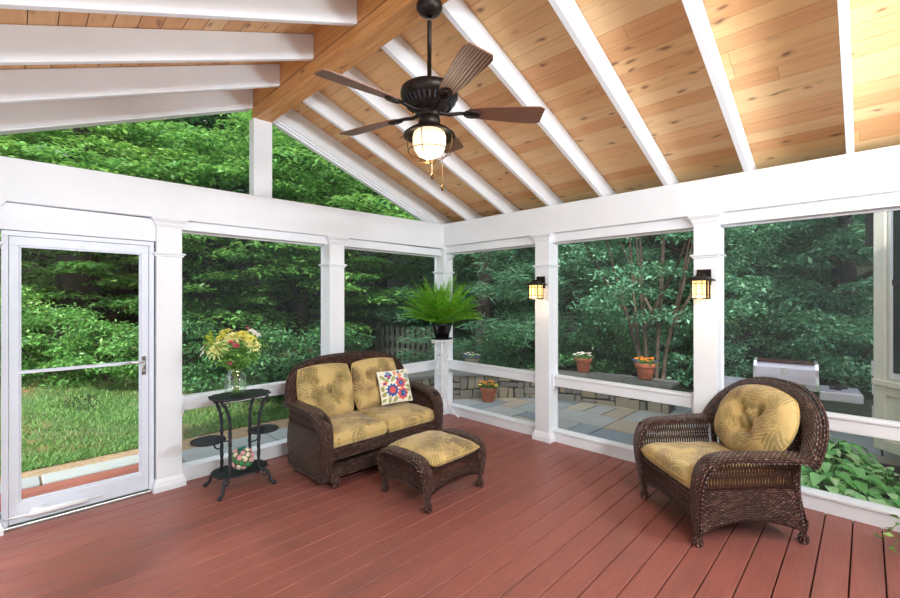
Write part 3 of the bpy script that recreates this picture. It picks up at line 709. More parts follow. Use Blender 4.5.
# local x = along the grill (points to -y world), local -y faces the porch
gr.rotation_euler=(0,0,math.radians(-84)); gx_,gy_=at(785,4.62); gr.location=(gx_,gy_,PZ); gr.scale=(.80,.9,.975)
mb=MB(); mb.box(-.30,.30,-.24,.26,.12,.74); mb.build('cabinet',STEEL,gr,bevel=.01)
mb=MB(); mb.box(-.31,.31,-.27,.27,.74,.84); mb.build('firebox',GRILLD,gr,bevel=.01)
mb=MB(); t=np.linspace(0,1,12); pr=[( -.27,.84),(-.285,.90),(-.275,.98),(-.235,1.05),(-.16,1.10),(-.02,1.12),(.14,1.10),(.24,1.02),(.27,.93),(.27,.84)]
mb.grid(np.array([[(x,a,b) for a,b in pr] for x in (-.31,.31)])); 
for x in (-.31,.31): mb.add([(x,a,b) for a,b in pr],[tuple(range(len(pr)))])
lid=mb.build('lid',STEEL,gr)
for x0 in (-.335,.300): 
    mb=MB()
    P=np.array([[(x,a*1.02,.84+(b-.84)*1.03) for a,b in pr] for x in (x0,x0+.035)]); mb.grid(P)
    for x in (x0,x0+.035): mb.add([(x,a*1.02,.84+(b-.84)*1.03) for a,b in pr],[tuple(range(len(pr)))])
    mb.build('lid_end_cap',RIM,lid)
mb=MB(); mb.box(-.30,.30,-.18,.06,1.10,1.122); mb.build('lid_top_trim',GRILLR,lid,bevel=.01)
mb=MB(); mb.lathe([(.001,.012),(.035,.012),(.045,.0)],(0,-.268,1.03),20,M=Matrix.Rotation(PI/2,4,'X')); mb.build('thermometer',plain('dial_white',(236,236,238),.25,.2),lid)
mb=MB(); mb.tube([(-.2,-.285,.90),(-.2,-.32,.90),(.2,-.32,.90),(.2,-.285,.90)],.011,8); mb.build('handle',METAL,lid,smooth=True)
for s_ in (-1,1):
    mb=MB(); lo,hi=sorted((s_*.34,s_*.74)); mb.box(lo,hi,-.25,.22,.80,.845); mb.box(lo,hi,-.262,-.245,.76,.85); mb.build('side_shelf',STEEL,gr,bevel=.01)
mb=MB(); mb.box(-.27,.27,-.285,-.245,.76,.82); mb.build('control_panel',STEEL,gr,bevel=.006)
for k in range(4):
    mb=MB(); mb.lathe([(.001,.03),(.018,.03),(.022,.0)],(-.2+.13*k,-.285,.79),12,M=Matrix.Rotation(PI/2,4,'X')); mb.build('knob',GRILLD,gr)
mb=MB(); mb.box(.50,.56,-.05,.01,.845,.90); mb.tube([(.45,-.02,.86),(.62,.0,.88)],.02); mb.build('side_burner',GRILLD,gr)
for a in (-.27,.27):
    for b in (-.2,.2):
        mb=MB(); mb.tube([(a-.015,b,.045),(a+.015,b,.045)],.045,14); mb.box(a-.02,a+.02,b-.02,b+.02,.06,.13); mb.build('wheel',GRILLD,gr)

# ================================================================== POTTED FLOWERS ON WALL / PATIO
def flower_pot(x,y,z,r,h,mat,petals,label,seed,leafm=LEAF_M):
    o=empty('potted_flowers',(x,y,z),seed,label,'potted plant'); rr=random.Random(seed)
    mb=MB(); mb.lathe([(.001,0),(r*.66,0),(r*.7,.01),(r*.88,h*.72),(r*.9,h*.74),(r*1.0,h*.74),(r*1.02,h*.86),(r*1.0,h*.87),(r*1.04,h*.88),(r*1.05,h),(r*.93,h),(r*.9,h*.9)],n=28)
    mb.build('pot',mat,o,smooth=True)
    mb=MB(); mb.lathe([(.001,h*.93),(r*.92,h*.9)],n=20); mb.build('soil',SOIL,o)
    n=260; P=np.array([(lambda a,d,t:(math.cos(a)*d,math.sin(a)*d,h*.93+t))(rr.uniform(0,6.28),r*1.1*math.sqrt(rr.random()),rr.uniform(0,.07)) for _ in range(n)])
    leafobj('leaves',leaves(P,.045,.5,.6,seed=seed),leafm,o)
    for ci,(pm,cnt) in enumerate(petals):
        mb=MB()
        for k in range(cnt):
            a=rr.uniform(0,6.28); d=r*1.08*math.sqrt(rr.random()); cz=h+rr.uniform(.045,.09)
            if ci==1: d=r*rr.uniform(.95,1.15); cz=h+rr.uniform(.02,.05)
            cx,cy=math.cos(a)*d,math.sin(a)*d; s=rr.uniform(.018,.028)
            for j in range(5):
                b=j*1.257+a; c2=(cx+math.cos(b)*s*.6,cy+math.sin(b)*s*.6,cz+rr.uniform(0,.006))
                mb.lathe([(.001,.003),(s*.55,.004),(s*.62,-.002)],c2,7)
        mb.build('blossoms',pm,o)
    return o
def wpos(px,D): return at(px,D)
flower_pot(2.86,-.66,.303,.145,.25,TERRA,[(P_WHITE,20)],'terracotta pot of white flowers on the stone wall',1)
flower_pot(2.93,-1.70,.303,.155,.26,TERRA,[(P_ORG,22),(P_PUR,10)],'terracotta pot of orange and purple flowers on the stone wall',2)
flower_pot(1.66,.93,.303,.135,.21,TERRAL,[(P_WHITE,10),(P_PUR,14)],'greige pot of white and lavender flowers on the wall near the corner column',3)
flower_pot(1.44,.36,PZ,.145,.25,TERRA,[(P_ORG,16),(P_YEL,12)],'terracotta pot of orange and yellow flowers standing on the patio',4)

# ================================================================== WICKER FURNITURE
def fronds_color(U,V,seed,scale=1.0):
    """palm frond print in metres U,V -> colours"""
    r=np.random.default_rng(seed); base=np.array(s2l((202,174,114))); C=np.tile(base,U.shape+(1,)).reshape(U.shape+(3,))
    cols=[s2l((130,112,62)),s2l((150,124,84)),s2l((112,100,56)),s2l((166,142,84)),s2l((120,88,66))]
    w=np.sin(U*90)*np.sin(V*80)*.02; C=C*(1+w[...,None])
    u0,u1,v0,v1=U.min()-.05,U.max()+.05,V.min()-.05,V.max()+.05
    N=int((u1-u0)*(v1-v0)*60)+6
    for k in range(N):
        cu,cv=r.uniform(u0,u1),r.uniform(v0,v1); an=r.uniform(0,2*PI); L=r.uniform(.15,.25)*scale
        a=(U-cu)*math.cos(an)+(V-cv)*math.sin(an); b=-(U-cu)*math.sin(an)+(V-cv)*math.cos(an)
        b=b-.5*a*a*r.choice((-1,1))
        t=a/L; env=(t>0)&(t<1); wd=.075*scale*np.sin(np.clip(t,0,1)*PI)**.7
        q=a-np.abs(b)*3.2; st=np.abs(((q/(.074*scale))%1)-.5)*2
        leaf=env&(np.abs(b)<wd)&(st<.74-.34*np.abs(b)/np.maximum(wd,1e-4))
        spine=env&(np.abs(b)<.0022)
        c=np.array(cols[r.integers(len(cols))])*r.uniform(.8,1.15)
        m=leaf|spine; C[m]=C[m]*.42+c*.58
    return C
def cushion(name,parent,w,d,h,k=.35,p=6,puff=.03,tufts=(),loc=(0,0,0),rot=(0,0,0),seed=0,n=110,colfun=None,mat=None,depth=.045,crown=0):
    t=np.linspace(-1,1,n); t=np.sin(t*PI/2); a,b=np.meshgrid(t,t,indexing='ij')
    X=a*np.sqrt(1-k*b*b/2)*w/2; Y=b*np.sqrt(1-k*a*a/2)*d/2
    T=(np.clip(1-np.abs(a)**p,0,1)*np.clip(1-np.abs(b)**p,0,1))**.5
    dome=puff*(1-a*a)*(1-b*b)
    Z=h/2*T+dome+.003*np.sin(X*40+seed)*np.sin(Y*37)
    for (tx,ty) in tufts:
        r2=(X-tx)**2+(Y-ty)**2; Z-=depth*np.exp(-r2/.0016)+depth*.55*np.exp(-r2/.010)
    for i,(t1x,t1y) in enumerate(tufts):
        for (t2x,t2y) in tufts[i+1:]:
            dx,dy=t2x-t1x,t2y-t1y; L2=dx*dx+dy*dy
            if L2>.055: continue
            s=np.clip(((X-t1x)*dx+(Y-t1y)*dy)/L2,0,1); r2=(X-t1x-s*dx)**2+(Y-t1y-s*dy)**2
            Z-=.012*np.exp(-r2/.0004)
    cf=colfun or (lambda U,V:fronds_color(U,V,seed))
    Cc=cf(X*1.0+0*a,Y+0*a)
    mb=MB(); mb.grid(np.stack([X,Y,Z],-1),C=Cc)
    Zb=-h/2*T-dome*.4
    mb.grid(np.stack([X,Y,Zb],-1)[:,::-1],C=Cc[:,::-1])
    o=mb.build(name,mat or FAB,parent,smooth=True,colors=True); o.location=loc; o.rotation_euler=rot
    # piping
    e=np.linspace(-1,1,40); e=np.sin(e*PI/2); ring=[(x_,-1) for x_ in e]+[(1,y_) for y_ in e]+[(x_,1) for x_ in e[::-1]]+[(-1,y_) for y_ in e[::-1]]
    pts=[(x_*math.sqrt(1-k*y_*y_/2)*w/2,y_*math.sqrt(1-k*x_*x_/2)*d/2,0) for x_,y_ in ring]
    if colfun is None:
        mb=MB(); mb.tube(pts[::2]+[pts[0]],.006,6); mb.build('piping',PIPE,o,smooth=True)
        for (tx,ty) in tufts:
            i=np.argmin((X-tx)**2+(Y-ty)**2); zz=Z.ravel()[i]; mb=MB(); mb.ball((tx,ty,zz+.004),.013,10,.5); mb.build('button',PIPE,o,smooth=True)
    return o
PIPE=plain('mustard_piping',(196,164,98),.85)
def lattice(mb,fn,nu,rows=2,r=.0035,lean=1.0,seg=7):
    """open weave: crossing strands; fn(u,v)->(x,y,z), u,v in 0..1"""
    for k in range(-int(lean)-1,nu+1):
        for sg in (1,-1):
            pts=[]
            for i in range(seg+1):
                v=i/seg; u=(k+ (v if sg>0 else 1-v)*lean+.5)/nu
                if 0<=u<=1: pts.append(fn(u,v))
            if len(pts)>=2: mb.tube(pts,r,5,False)
def S3(pts,n): return smoothp(np.array(pts,float),n,2)
def foot(parent,x,y,h=.10,r=.034):
    mb=MB(); q=h/.10; mb.lathe([(.001,0),(r*.65,.002),(r*.95,.016),(r*1.0,.032*q),(r*.85,.05*q),(r*.55,.066*q),(r*.55,.08*q),(r*.75,h),(r*.8,h+.05)],(x,y,0),16); return mb.build('foot',WICK,parent,smooth=True)
def fan_back(parent,Rx,zb,Rz,y0,lean,curve,e,bw,name='backrest'):
    """woven back shell with broad rolled border"""
    def pt(x,z,off=0): return (x,y0-lean*(z-zb)+curve*x*x+off,z)
    A=np.linspace(.0,PI,56); ca,sa=np.cos(A),np.sin(A)
    ex=np.sign(ca)*np.abs(ca)**e*(Rx-bw/2); ez=zb+np.sign(sa)*np.abs(sa)**e*(Rz-bw/2)
    path=np.array([pt(x,z) for x,z in zip(ex,ez)])
    cen=np.array(pt(0,zb+Rz*.2)); W=nrm(path-cen); W[:,1]+=.25
    mb=MB(); mb.band(path,bw,.05,W,n=16,e=.75); b=mb.build(name,WICK,parent,smooth=True)
    mb=MB(); P=[]
    for t in np.linspace(0,1,14):
        P.append([pt(x*t,zb+(z-zb)*t,-.03) for x,z in zip(ex,ez)])
    mb.grid(np.array(P)); mb.build('back_panel',WICK,b,smooth=True)
    # braided outer edge
    exo=np.sign(ca)*np.abs(ca)**e*(Rx-.004); ezo=zb+np.sign(sa)*np.abs(sa)**e*(Rz-.004)
    mb=MB(); mb.tube([pt(x,z,-.008) for x,z in zip(exo,ezo)],.014,8); mb.build('braided_edge',WICK,b,smooth=True)
    return b

# ---- armchair
def armchair():
    o=empty('wicker_armchair',(-.66,-3.48,0),0,'dark brown wicker armchair with palm-print cushions by the eave wall','armchair')
    fdx,fdy=-.74,.67; o.rotation_euler=(0,0,math.atan2(fdy,fdx)-PI/2)
    w=.345
    fan_back(o,.54,.56,.44,-.29,.50,.12,.86,.17)
    for s in (1,-1):
        path=S3([(s*.465,-.27,.60),(s*.445,-.13,.605),(s*.42,.06,.60),(s*.405,.22,.60),(s*.395,.32,.575),(s*.385,.375,.49),(s*.375,.385,.38),(s*.36,.375,.26),(s*.345,.36,.16),(s*.337,.354,.10)],40)
        wd=np.interp(np.linspace(0,1,40),[0,.35,.55,.75,1],[.16,.15,.13,.10,.065])
        mb=MB(); mb.band(path,wd,.05,(1,0,0)); arm=mb.build('armrest',WICK,o,smooth=True)
        mb=MB(); mb.tube(path+np.stack([s*wd/2,0*wd,0*wd-.006],1),.011,8); mb.tube(path-np.stack([s*wd/2,0*wd,0*wd+.006],1),.010,8); mb.build('braided_edge',WICK,arm,smooth=True)
        # side panel: lower weave with arched bottom and flared rear corner
        def side(u,v,z0=None,z1=.40,s=s):
            zb=.085+.085*math.sin(PI*min(max(u,0),1))**.7
            z=zb+(z1-zb)*v; yf=.355; yr=-.24-.14*(1-min(z/.45,1))**1.3
            return (s*(.365+.03*v-.015*math.sin(PI*u)),yf+(yr-yf)*u,z)
        mb=MB(); mb.grid(np.array([[side(u,v) for v in np.linspace(0,1,12)] for u in np.linspace(0,1,24)])); sp=mb.build('side_panel',WICK,o,smooth=True)
        mb=MB(); mb.tube([side(u,0) for u in np.linspace(0,1,24)],.012,8); mb.tube([side(u,1) for u in np.linspace(0,1,24)],.010,8); mb.build('braided_edge',WICK,sp,smooth=True)
        def up(u,v,s=s):
            y0=.36+(-.24-.36)*u; z=.40+(.59-.40)*v; return (s*(.395+.01*v),y0+.01,z)
        mb=MB(); lattice(mb,up,30,r=.0042,lean=1.6); mb.tube([up(u,.5) for u in np.linspace(0,1,12)],.005,6); mb.build('open_weave',STRAND,sp)
        # rear post
        mb=MB(); mb.tube(S3([(s*.40,-.27,.60),(s*.385,-.27,.40),(s*.365,-.31,.22),(s*.345,-.35,.09)],14),[.022]*14,8); mb.build('rear_post',WICK,o,smooth=True)
    for x,y in ((.335,.352),(-.335,.352),(.345,-.36),(-.345,-.36)): foot(o,x,y)
    # front apron
    def fr(u,v):
        zb=.095+.085*math.sin(PI*u)**.7; x=(u-.5)*2*.345; return (x,.352+.012*math.cos((u-.5)*PI),zb+(.235-zb)*v)
    mb=MB(); mb.grid(np.array([[fr(u,v) for v in np.linspace(0,1,6)] for u in np.linspace(0,1,20)])); ap=mb.build('front_apron',WICK,o,smooth=True)
    mb=MB(); mb.tube([fr(u,0) for u in np.linspace(0,1,20)],.011,8); mb.tube([fr(u,1) for u in np.linspace(0,1,20)],.012,8)
    mb.tube([(x,.372,.325) for x in np.linspace(-.34,.34,8)],.014,8); mb.build('braided_edge',WICK,ap,smooth=True)
    mb=MB(); lattice(mb,lambda u,v:((u-.5)*.69,.364,.235+.09*v),26,r=.004,lean=1.2); mb.build('open_weave',STRAND,ap)
    # rear apron and seat deck
    mb=MB(); mb.grid(np.array([[(x,-.27-.10*(1-v)**1.3+.0*x,.12+.5*v) for v in np.linspace(0,1,10)] for x in np.linspace(-.37,.37,14)])); mb.build('rear_panel',WICK,o,smooth=True)
    mb=MB(); mb.box(-.34,.34,-.27,.345,.29,.32); mb.build('seat_deck',WICK,o)
    cushion('seat_cushion',o,.66,.66,.13,.10,16,.02,loc=(0,.065,.395),seed=3)
    cushion('back_cushion',o,.69,.535,.13,.80,4,.055,tufts=[(-.08,-.07),(.085,-.06),(-.05,.07),(.06,.08)],loc=(0,-.295,.712),rot=(-PI/2+.46,0,0),seed=5,depth=.06)
    return o
armchair()

# ---- loveseat glider
def loveseat():
    o=empty('wicker_loveseat',(-1.76,-.67,0),PI,'dark brown wicker loveseat glider with palm-print cushions','loveseat')
    hw=.69
    fan_back(o,hw+.03,.60,.42,-.28,.22,.10,.60,.14)
    for s in (1,-1):
        X=hw-.02
        path=S3([(s*X,-.26,.63),(s*(X+.01),-.1,.632),(s*(X+.005),.06,.628),(s*(X-.005),.2,.618),(s*(X-.01),.31,.58),(s*(X-.015),.365,.49),(s*(X-.02),.375,.37),(s*(X-.02),.37,.22),(s*(X-.02),.355,.10),(s*(X-.02),.34,.07)],40)
        wd=np.interp(np.linspace(0,1,40),[0,.35,.55,.75,1],[.15,.15,.13,.10,.085])
        mb=MB(); mb.band(path,wd,.05,(1,0,0)); arm=mb.build('armrest',WICK,o,smooth=True)
        mb=MB(); mb.tube(path+np.stack([s*wd/2,0*wd,0*wd-.006],1),.011,8); mb.tube(path-np.stack([s*wd/2,0*wd,0*wd+.006],1),.010,8); mb.build('braided_edge',WICK,arm,smooth=True)
        def side(u,v,s=s):
            rr=.10; zb=.05+ (rr*(1-math.sqrt(max(0,1-((u-.0)/.12-1)**2)))*.6 if u<.12 else 0)+(rr*(1-math.sqrt(max(0,1-((1-u)/.12-1)**2)))*.9 if u>.88 else 0)
            z=zb+(.43-zb)*v; return (s*(X+.012*math.sin(PI*v)),.355-.66*u,z)
        mb=MB(); mb.grid(np.array([[side(u,v) for v in np.linspace(0,1,12)] for u in np.linspace(0,1,26)])); sp=mb.build('side_panel',WICK,o,smooth=True)
        mb=MB(); mb.tube([side(u,0) for u in np.linspace(0,1,26)],.013,8); mb.tube([side(u,1) for u in np.linspace(0,1,26)],.010,8); mb.build('braided_edge',WICK,sp,smooth=True)
        def up(u,v,s=s): return (s*(X+.005),.355-.63*u,.43+.18*v)
        mb=MB(); lattice(mb,up,26,r=.0048,lean=1.6); mb.tube([up(u,.5) for u in np.linspace(0,1,12)],.006,6); mb.build('open_weave',STRAND,sp)
        mb=MB(); mb.grid(np.array([[(s*(X-.03),.35-.62*u,.3+.31*v) for v in (0,.5,1)] for u in np.linspace(0,1,12)])); mb.build('inner_side_weave',WICK,sp,smooth=True)
    mb=MB(); mb.grid(np.array([[(x,-.29-.02*v,.08+.6*v) for v in np.linspace(0,1,10)] for x in np.linspace(-hw+.03,hw-.03,14)])); mb.build('rear_panel',WICK,o,smooth=True)
    mb=MB(); mb.box(-hw+.04,hw-.04,-.27,.34,.275,.31); mb.build('seat_deck',WICK,o)
    mb=MB(); mb.band([(x,.352,.275) for x in np.linspace(-hw+.03,hw-.03,10)],.085,.045,(0,0,1)); ap=mb.build('front_apron',WICK,o,smooth=True)
    mb=MB(); mb.tube([(x,.368,.32) for x in np.linspace(-hw+.05,hw-.05,8)],.012,8); mb.tube([(x,.368,.232) for x in np.linspace(-hw+.05,hw-.05,8)],.010,8); mb.build('braided_edge',WICK,ap,smooth=True)
    # glider base inside
    mb=MB(); mb.band([(x,.375,.145) for x in np.linspace(-.585,.585,10)],.105,.07,(0,0,1)); mb.tube([(x,.405,.195) for x in np.linspace(-.58,.58,8)],.011,8); mb.tube([(x,.405,.098) for x in np.linspace(-.58,.58,8)],.010,8)
    for s in (1,-1): mb.band([(s*.555,y,.10) for y in np.linspace(.34,-.25,8)],.07,.05,(0,0,1)); mb.band([(s*.582,.385,z) for z in np.linspace(.05,.20,5)],.075,.075,(1,0,0))
    gb=mb.build('glider_base',WICK,o,smooth=True)
    for x,y in ((.582,.385),(-.582,.385),(.555,-.24),(-.555,-.24)): foot(o,x,y,.05,.036)
    for i,s in enumerate((1,-1)):
        cushion('seat_cushion',o,.635,.65,.145,.08,16,.02,loc=(s*.315,.045,.375),seed=11+i)
        cushion('back_cushion',o,.595,.53,.14,.40,6,.045,tufts=[(-.13,-.10),(.13,-.10),(0,0),(-.13,.1),(.13,.1)],loc=(s*.298+.025,-.215,.69),rot=(-PI/2+.25,0,0),seed=14+i,depth=.04)
    return o
loveseat()

# ---- ottoman
def ottoman():
    o=empty('wicker_ottoman',(-1.775,-1.665,0),math.radians(1),'dark brown wicker ottoman with palm-print cushion in front of the loveseat','ottoman')
    hx,hy=.315,.255
    for s in (1,-1):
        path=S3([(s*(hx-.005),-hy,.105),(s*(hx),-hy-.01,.20),(s*(hx+.01),-hy-.015,.28),(s*(hx+.015),-hy+.02,.355),(s*(hx+.015),-hy+.09,.385),(s*(hx+.015),0,.392),(s*(hx+.015),hy-.09,.385),(s*(hx+.015),hy-.02,.355),(s*(hx+.01),hy+.015,.28),(s*hx,hy+.01,.20),(s*(hx-.005),hy,.105)],50)
        wd=np.interp(np.linspace(0,1,50),[0,.15,.3,.7,.85,1],[.06,.09,.115,.115,.09,.06])
        mb=MB(); mb.band(path,wd,.045,(1,0,0)); a=mb.build('end_roll',WICK,o,smooth=True)
        mb=MB(); mb.tube(path+np.stack([s*wd/2,0*wd,0*wd-.005],1),.009,8); mb.build('braided_edge',WICK,a,smooth=True)
        def sd(u,v,s=s):
            zb=.11+.055*math.sin(PI*u)**.8; return (s*(hx+.0),-hy+2*hy*u,zb+(.26-zb)*v)
        mb=MB(); mb.grid(np.array([[sd(u,v) for v in np.linspace(0,1,6)] for u in np.linspace(0,1,20)])); mb.tube([sd(u,0) for u in np.linspace(0,1,20)],.010,8); sp=mb.build('end_panel',WICK,o,smooth=True)
        mb=MB(); lattice(mb,lambda u,v,s=s:(s*(hx+.003),-hy+2*hy*u,.25+.11*v),20,r=.004,lean=1.4); mb.build('open_weave',STRAND,sp)
        def fr(u,v,s=s):
            zb=.11+.055*math.sin(PI*u)**.8; return (-hx+2*hx*u,s*(hy+.0),zb+(.235-zb)*v)
        mb=MB(); mb.grid(np.array([[fr(u,v) for v in np.linspace(0,1,6)] for u in np.linspace(0,1,20)])); mb.tube([fr(u,0) for u in np.linspace(0,1,20)],.010,8); mb.tube([(x,s*(hy+.005),.305) for x in np.linspace(-hx,hx,6)],.013,8); fp=mb.build('apron',WICK,o,smooth=True)
        mb=MB(); lattice(mb,lambda u,v,s=s:(-hx+2*hx*u,s*(hy+.002),.235+.07*v),26,r=.0038,lean=1.2); mb.build('open_weave',STRAND,fp)
    for x in (-1,1):
        for y in (-1,1): foot(o,x*(hx-.01),y*hy,.115,.036)
    mb=MB(); mb.box(-hx+.02,hx-.02,-hy+.01,hy-.01,.27,.30); mb.build('seat_deck',WICK,o)
    cushion('seat_cushion',o,.56,.57,.10,.10,8,.035,loc=(0,0,.352),seed=21)
    return o
ottoman()

# ---- flowered pillow
def pil_col(U,V):
    s=.172; u=U/s; v=V/s; C=np.tile(np.array(s2l((244,238,220))),U.shape+(1,)).reshape(U.shape+(3,))
    co=np.array(s2l((226,96,84))); bl=np.array(s2l((44,84,160))); gn=np.array(s2l((140,146,60))); gy=np.array(s2l((150,160,170))); lb=np.array(s2l((110,150,190))); pk=np.array(s2l((236,150,120)))
    def disc(cx,cy,r,c,pet=0,amp=.12):
        a=np.arctan2(v-cy,u-cx); d=np.hypot(u-cx,v-cy); m=d<r*(1+amp*np.cos(a*pet)); C[m]=c
    def leaf(cx,cy,an,L,w,c):
        a=(u-cx)*math.cos(an)+(v-cy)*math.sin(an); b=-(u-cx)*math.sin(an)+(v-cy)*math.cos(an)
        m=(np.abs(a)<L)&(np.abs(b)<w*(1-(a/L)**2)); C[m]=c; m2=m&(np.abs(b)<w*.16); C[m2]=np.array(s2l((230,222,170)))
    for args in ((-.75,.55,2.2,.28,.09),(-.55,.35,1.0,.3,.08),(-.15,.45,.9,.3,.09),(.62,.85,.5,.22,.07),(.7,.25,.2,.2,.08),(.8,-.1,-.3,.2,.1),(.75,-.35,.2,.22,.1),(.82,-.85,1.2,.18,.1),(-.85,-.1,1.5,.2,.09),(-.8,-.45,.8,.2,.1),(-.85,-.8,.4,.18,.08),(-.5,-.8,1.4,.24,.09),(-.15,-.8,.7,.24,.1),(-.3,.75,2.,.2,.07)):
        leaf(*args,gn)
    disc(-.3,-.25,.36,bl,11,.16); disc(-.3,-.25,.2,co,6,.1)
    disc(.3,.15,.33,co,8,.1); disc(.3,.13,.17,bl,5,.25); disc(.3,.13,.05,lb)
    disc(.35,-.52,.34,co,8,.1); disc(.38,-.5,.19,bl,5,.25); disc(.42,-.5,.06,lb)
    disc(-.4,.68,.2,bl,4,.2); disc(-.38,.8,.15,lb,3,.2); disc(-.4,.62,.08,co)
    disc(-.7,.2,.13,co,5,.2); disc(-.72,.18,.05,bl); disc(.05,.8,.12,pk,5,.2); disc(.1,.42,.09,bl,4,.3); disc(.3,.62,.15,pk,5,.2); disc(.3,.84,.08,bl,5,.2); disc(.8,.55,.2,gy,9,.2)
    return C
pl=cushion('flowered_pillow',None,.37,.37,.05,-.12,2.4,.045,loc=(-1.27,-.69,.575),rot=(math.radians(72),math.radians(-2),math.radians(-14)),seed=2,n=120,colfun=pil_col,p=3) if False else cushion('flowered_pillow',None,.345,.345,.05,-.12,3,.045,loc=(-1.38,-.645,.66),rot=(math.radians(68),math.radians(-2),math.radians(-16)),seed=2,n=120,colfun=pil_col)
tag(pl,'white square pillow printed with red and blue flowers on the loveseat','pillow')

# ================================================================== CEILING FAN
def ceiling_fan():
    o=empty('ceiling_fan',(-2.515,-2.415,0),0,'dark bronze ceiling fan with five wood blades and a lit bowl','ceiling fan')
    mb=MB(); mb.lathe([(.001,3.359),(.066,3.359),(.076,3.35),(.078,3.325),(.06,3.30),(.032,3.285),(.014,3.28)],n=24); mb.build('canopy',BRONZE,o,smooth=True)
    mb=MB(); mb.tube([(0,0,3.25),(0,0,2.90)],.0135,12); mb.build('downrod',BRONZE,o,smooth=True)
    mb=MB(); mb.lathe([(.014,2.915),(.028,2.912),(.034,2.90),(.034,2.885),(.028,2.875),(.05,2.868),(.09,2.864),(.15,2.85),(.168,2.838),(.172,2.82),(.170,2.795),(.158,2.785),(.135,2.755),(.105,2.735),(.095,2.72),(.07,2.712),(.06,2.69),(.055,2.665),(.001,2.66)],n=40); mot=mb.build('motor_housing',BRONZE,o,smooth=True)
    mb=MB()
    for k in range(30):
        a=k*2*PI/30; M=Matrix.Rotation(a,4,'Z'); mb.box(-.028,.012,-.005,.005,-.008,.010,M=M@Matrix.Translation((.145,0,2.766))@Matrix.Rotation(-.9,4,'Y'))
    mb.build('vent_ribs',IRON,mot)
    zb=2.715
    for k in range(5):
        a=math.radians(31+72*k); R=Matrix.Rotation(a,4,'Z'); pitch=Matrix.Rotation(math.radians(-14),4,'X')
        base=empty('blade_arm_assembly') if False else None
        arm=MB(); pts=[(.06,0,2.71),(.12,0,2.70),(.18,0,zb-.006),(.22,0,zb-.004)]
        arm.tube([R@Vector(p_) for p_ in pts],[.014,.012,.011,.010],8)
        ring=[R@(Matrix.Translation((0,0,zb-.008))@pitch@Vector((.255+.045*math.cos(t),.026*math.sin(t),0))) for t in np.linspace(0,2*PI,20)]
        arm.tube(ring,.009,8,False)
        for yy in (-.012,.012): arm.box(-.012,.012,-.012,.012,-.006,.006,M=R@Matrix.Translation((.245+yy,0,zb-.004)))
        am=arm.build('blade_bracket',BRONZE,o,smooth=True)
        # blade outline
        prof=[(.235,.036),(.30,.048),(.40,.060),(.50,.068),(.60,.074),(.655,.076),(.685,.060)]
        top=[];U=[]
        for x,w in prof: top.append([(x,-w,.0035),(x,0,.0045),(x,w,.0035)])
        T=np.array(top); Bt=T.copy(); Bt[...,2]=-.0035
        def tr(P): return np.array([[tuple(R@(Matrix.Translation((0,0,zb))@pitch@Vector(q))) for q in row] for row in P])
        UV=T[...,:2]+np.array([k*1.7,k*.9])
        mb=MB(); mb.grid(tr(T),U=UV); mb.grid(tr(Bt)[:,::-1],U=UV[:,::-1])
        out=[(x,-w) for x,w in prof]+[(x,w) for x,w in prof[::-1]]
        E_=[[ (x,w,.0035),(x,w,-.0035)] for x,w in out+[out[0]]]
        mb.grid(tr(np.array(E_)),U=np.zeros((len(E_),2,2))+.3)
        mb.build('blade',BLADE,am)
    mb=MB(); mb.lathe([(.05,2.69),(.062,2.68),(.066,2.64),(.06,2.63),(.075,2.62),(.12,2.60),(.152,2.575),(.155,2.565),(.145,2.568),(.10,2.59),(.06,2.60)],n=36); lk=mb.build('lamp_shade',BRONZE,o,smooth=True)
    mb=MB(); mb.lathe([(.075,2.60),(.092,2.585),(.099,2.56),(.098,2.52),(.088,2.485),(.066,2.455),(.035,2.44),(.001,2.436)],n=28); mb.build('glass_bowl',GLOW,o,smooth=True)
    mb=MB()
    for k in range(4):
        a=k*PI/2+.5; c_,s_=math.cos(a),math.sin(a)
        mb.tube([(c_*r_,s_*r_,z_) for r_,z_ in ((.14,2.57),(.138,2.52),(.125,2.47),(.09,2.43),(.05,2.415),(0,2.41))],.0028,6)
    mb.tube([(.128*math.cos(t),.128*math.sin(t),2.475) for t in np.linspace(0,2*PI,30)],.0028,6,False)
    mb.build('wire_cage',BRASS,o,smooth=True)
    for (x,y,z1) in ((-.01,-.035,2.335),(.05,-.06,2.275)):
        mb=MB(); mb.tube([(x,y,2.45),(x,y,z1)],.0016,5); ch=mb.build('pull_chain',BRASS,o)
        mb=MB(); mb.lathe([(.001,.0),(.008,.006),(.011,.018),(.008,.03),(.002,.038)],(x,y,z1-.035),12); mb.build('chain_knob',BRASS,ch,smooth=True)
    return o
ceiling_fan()
def plight(name,loc,power,col,r=.05):
    l=bpy.data.lights.new(name,'POINT'); l.energy=power; l.color=col; l.shadow_soft_size=r
    o=bpy.data.objects.new(name,l); COL.objects.link(o); o.location=loc; return o

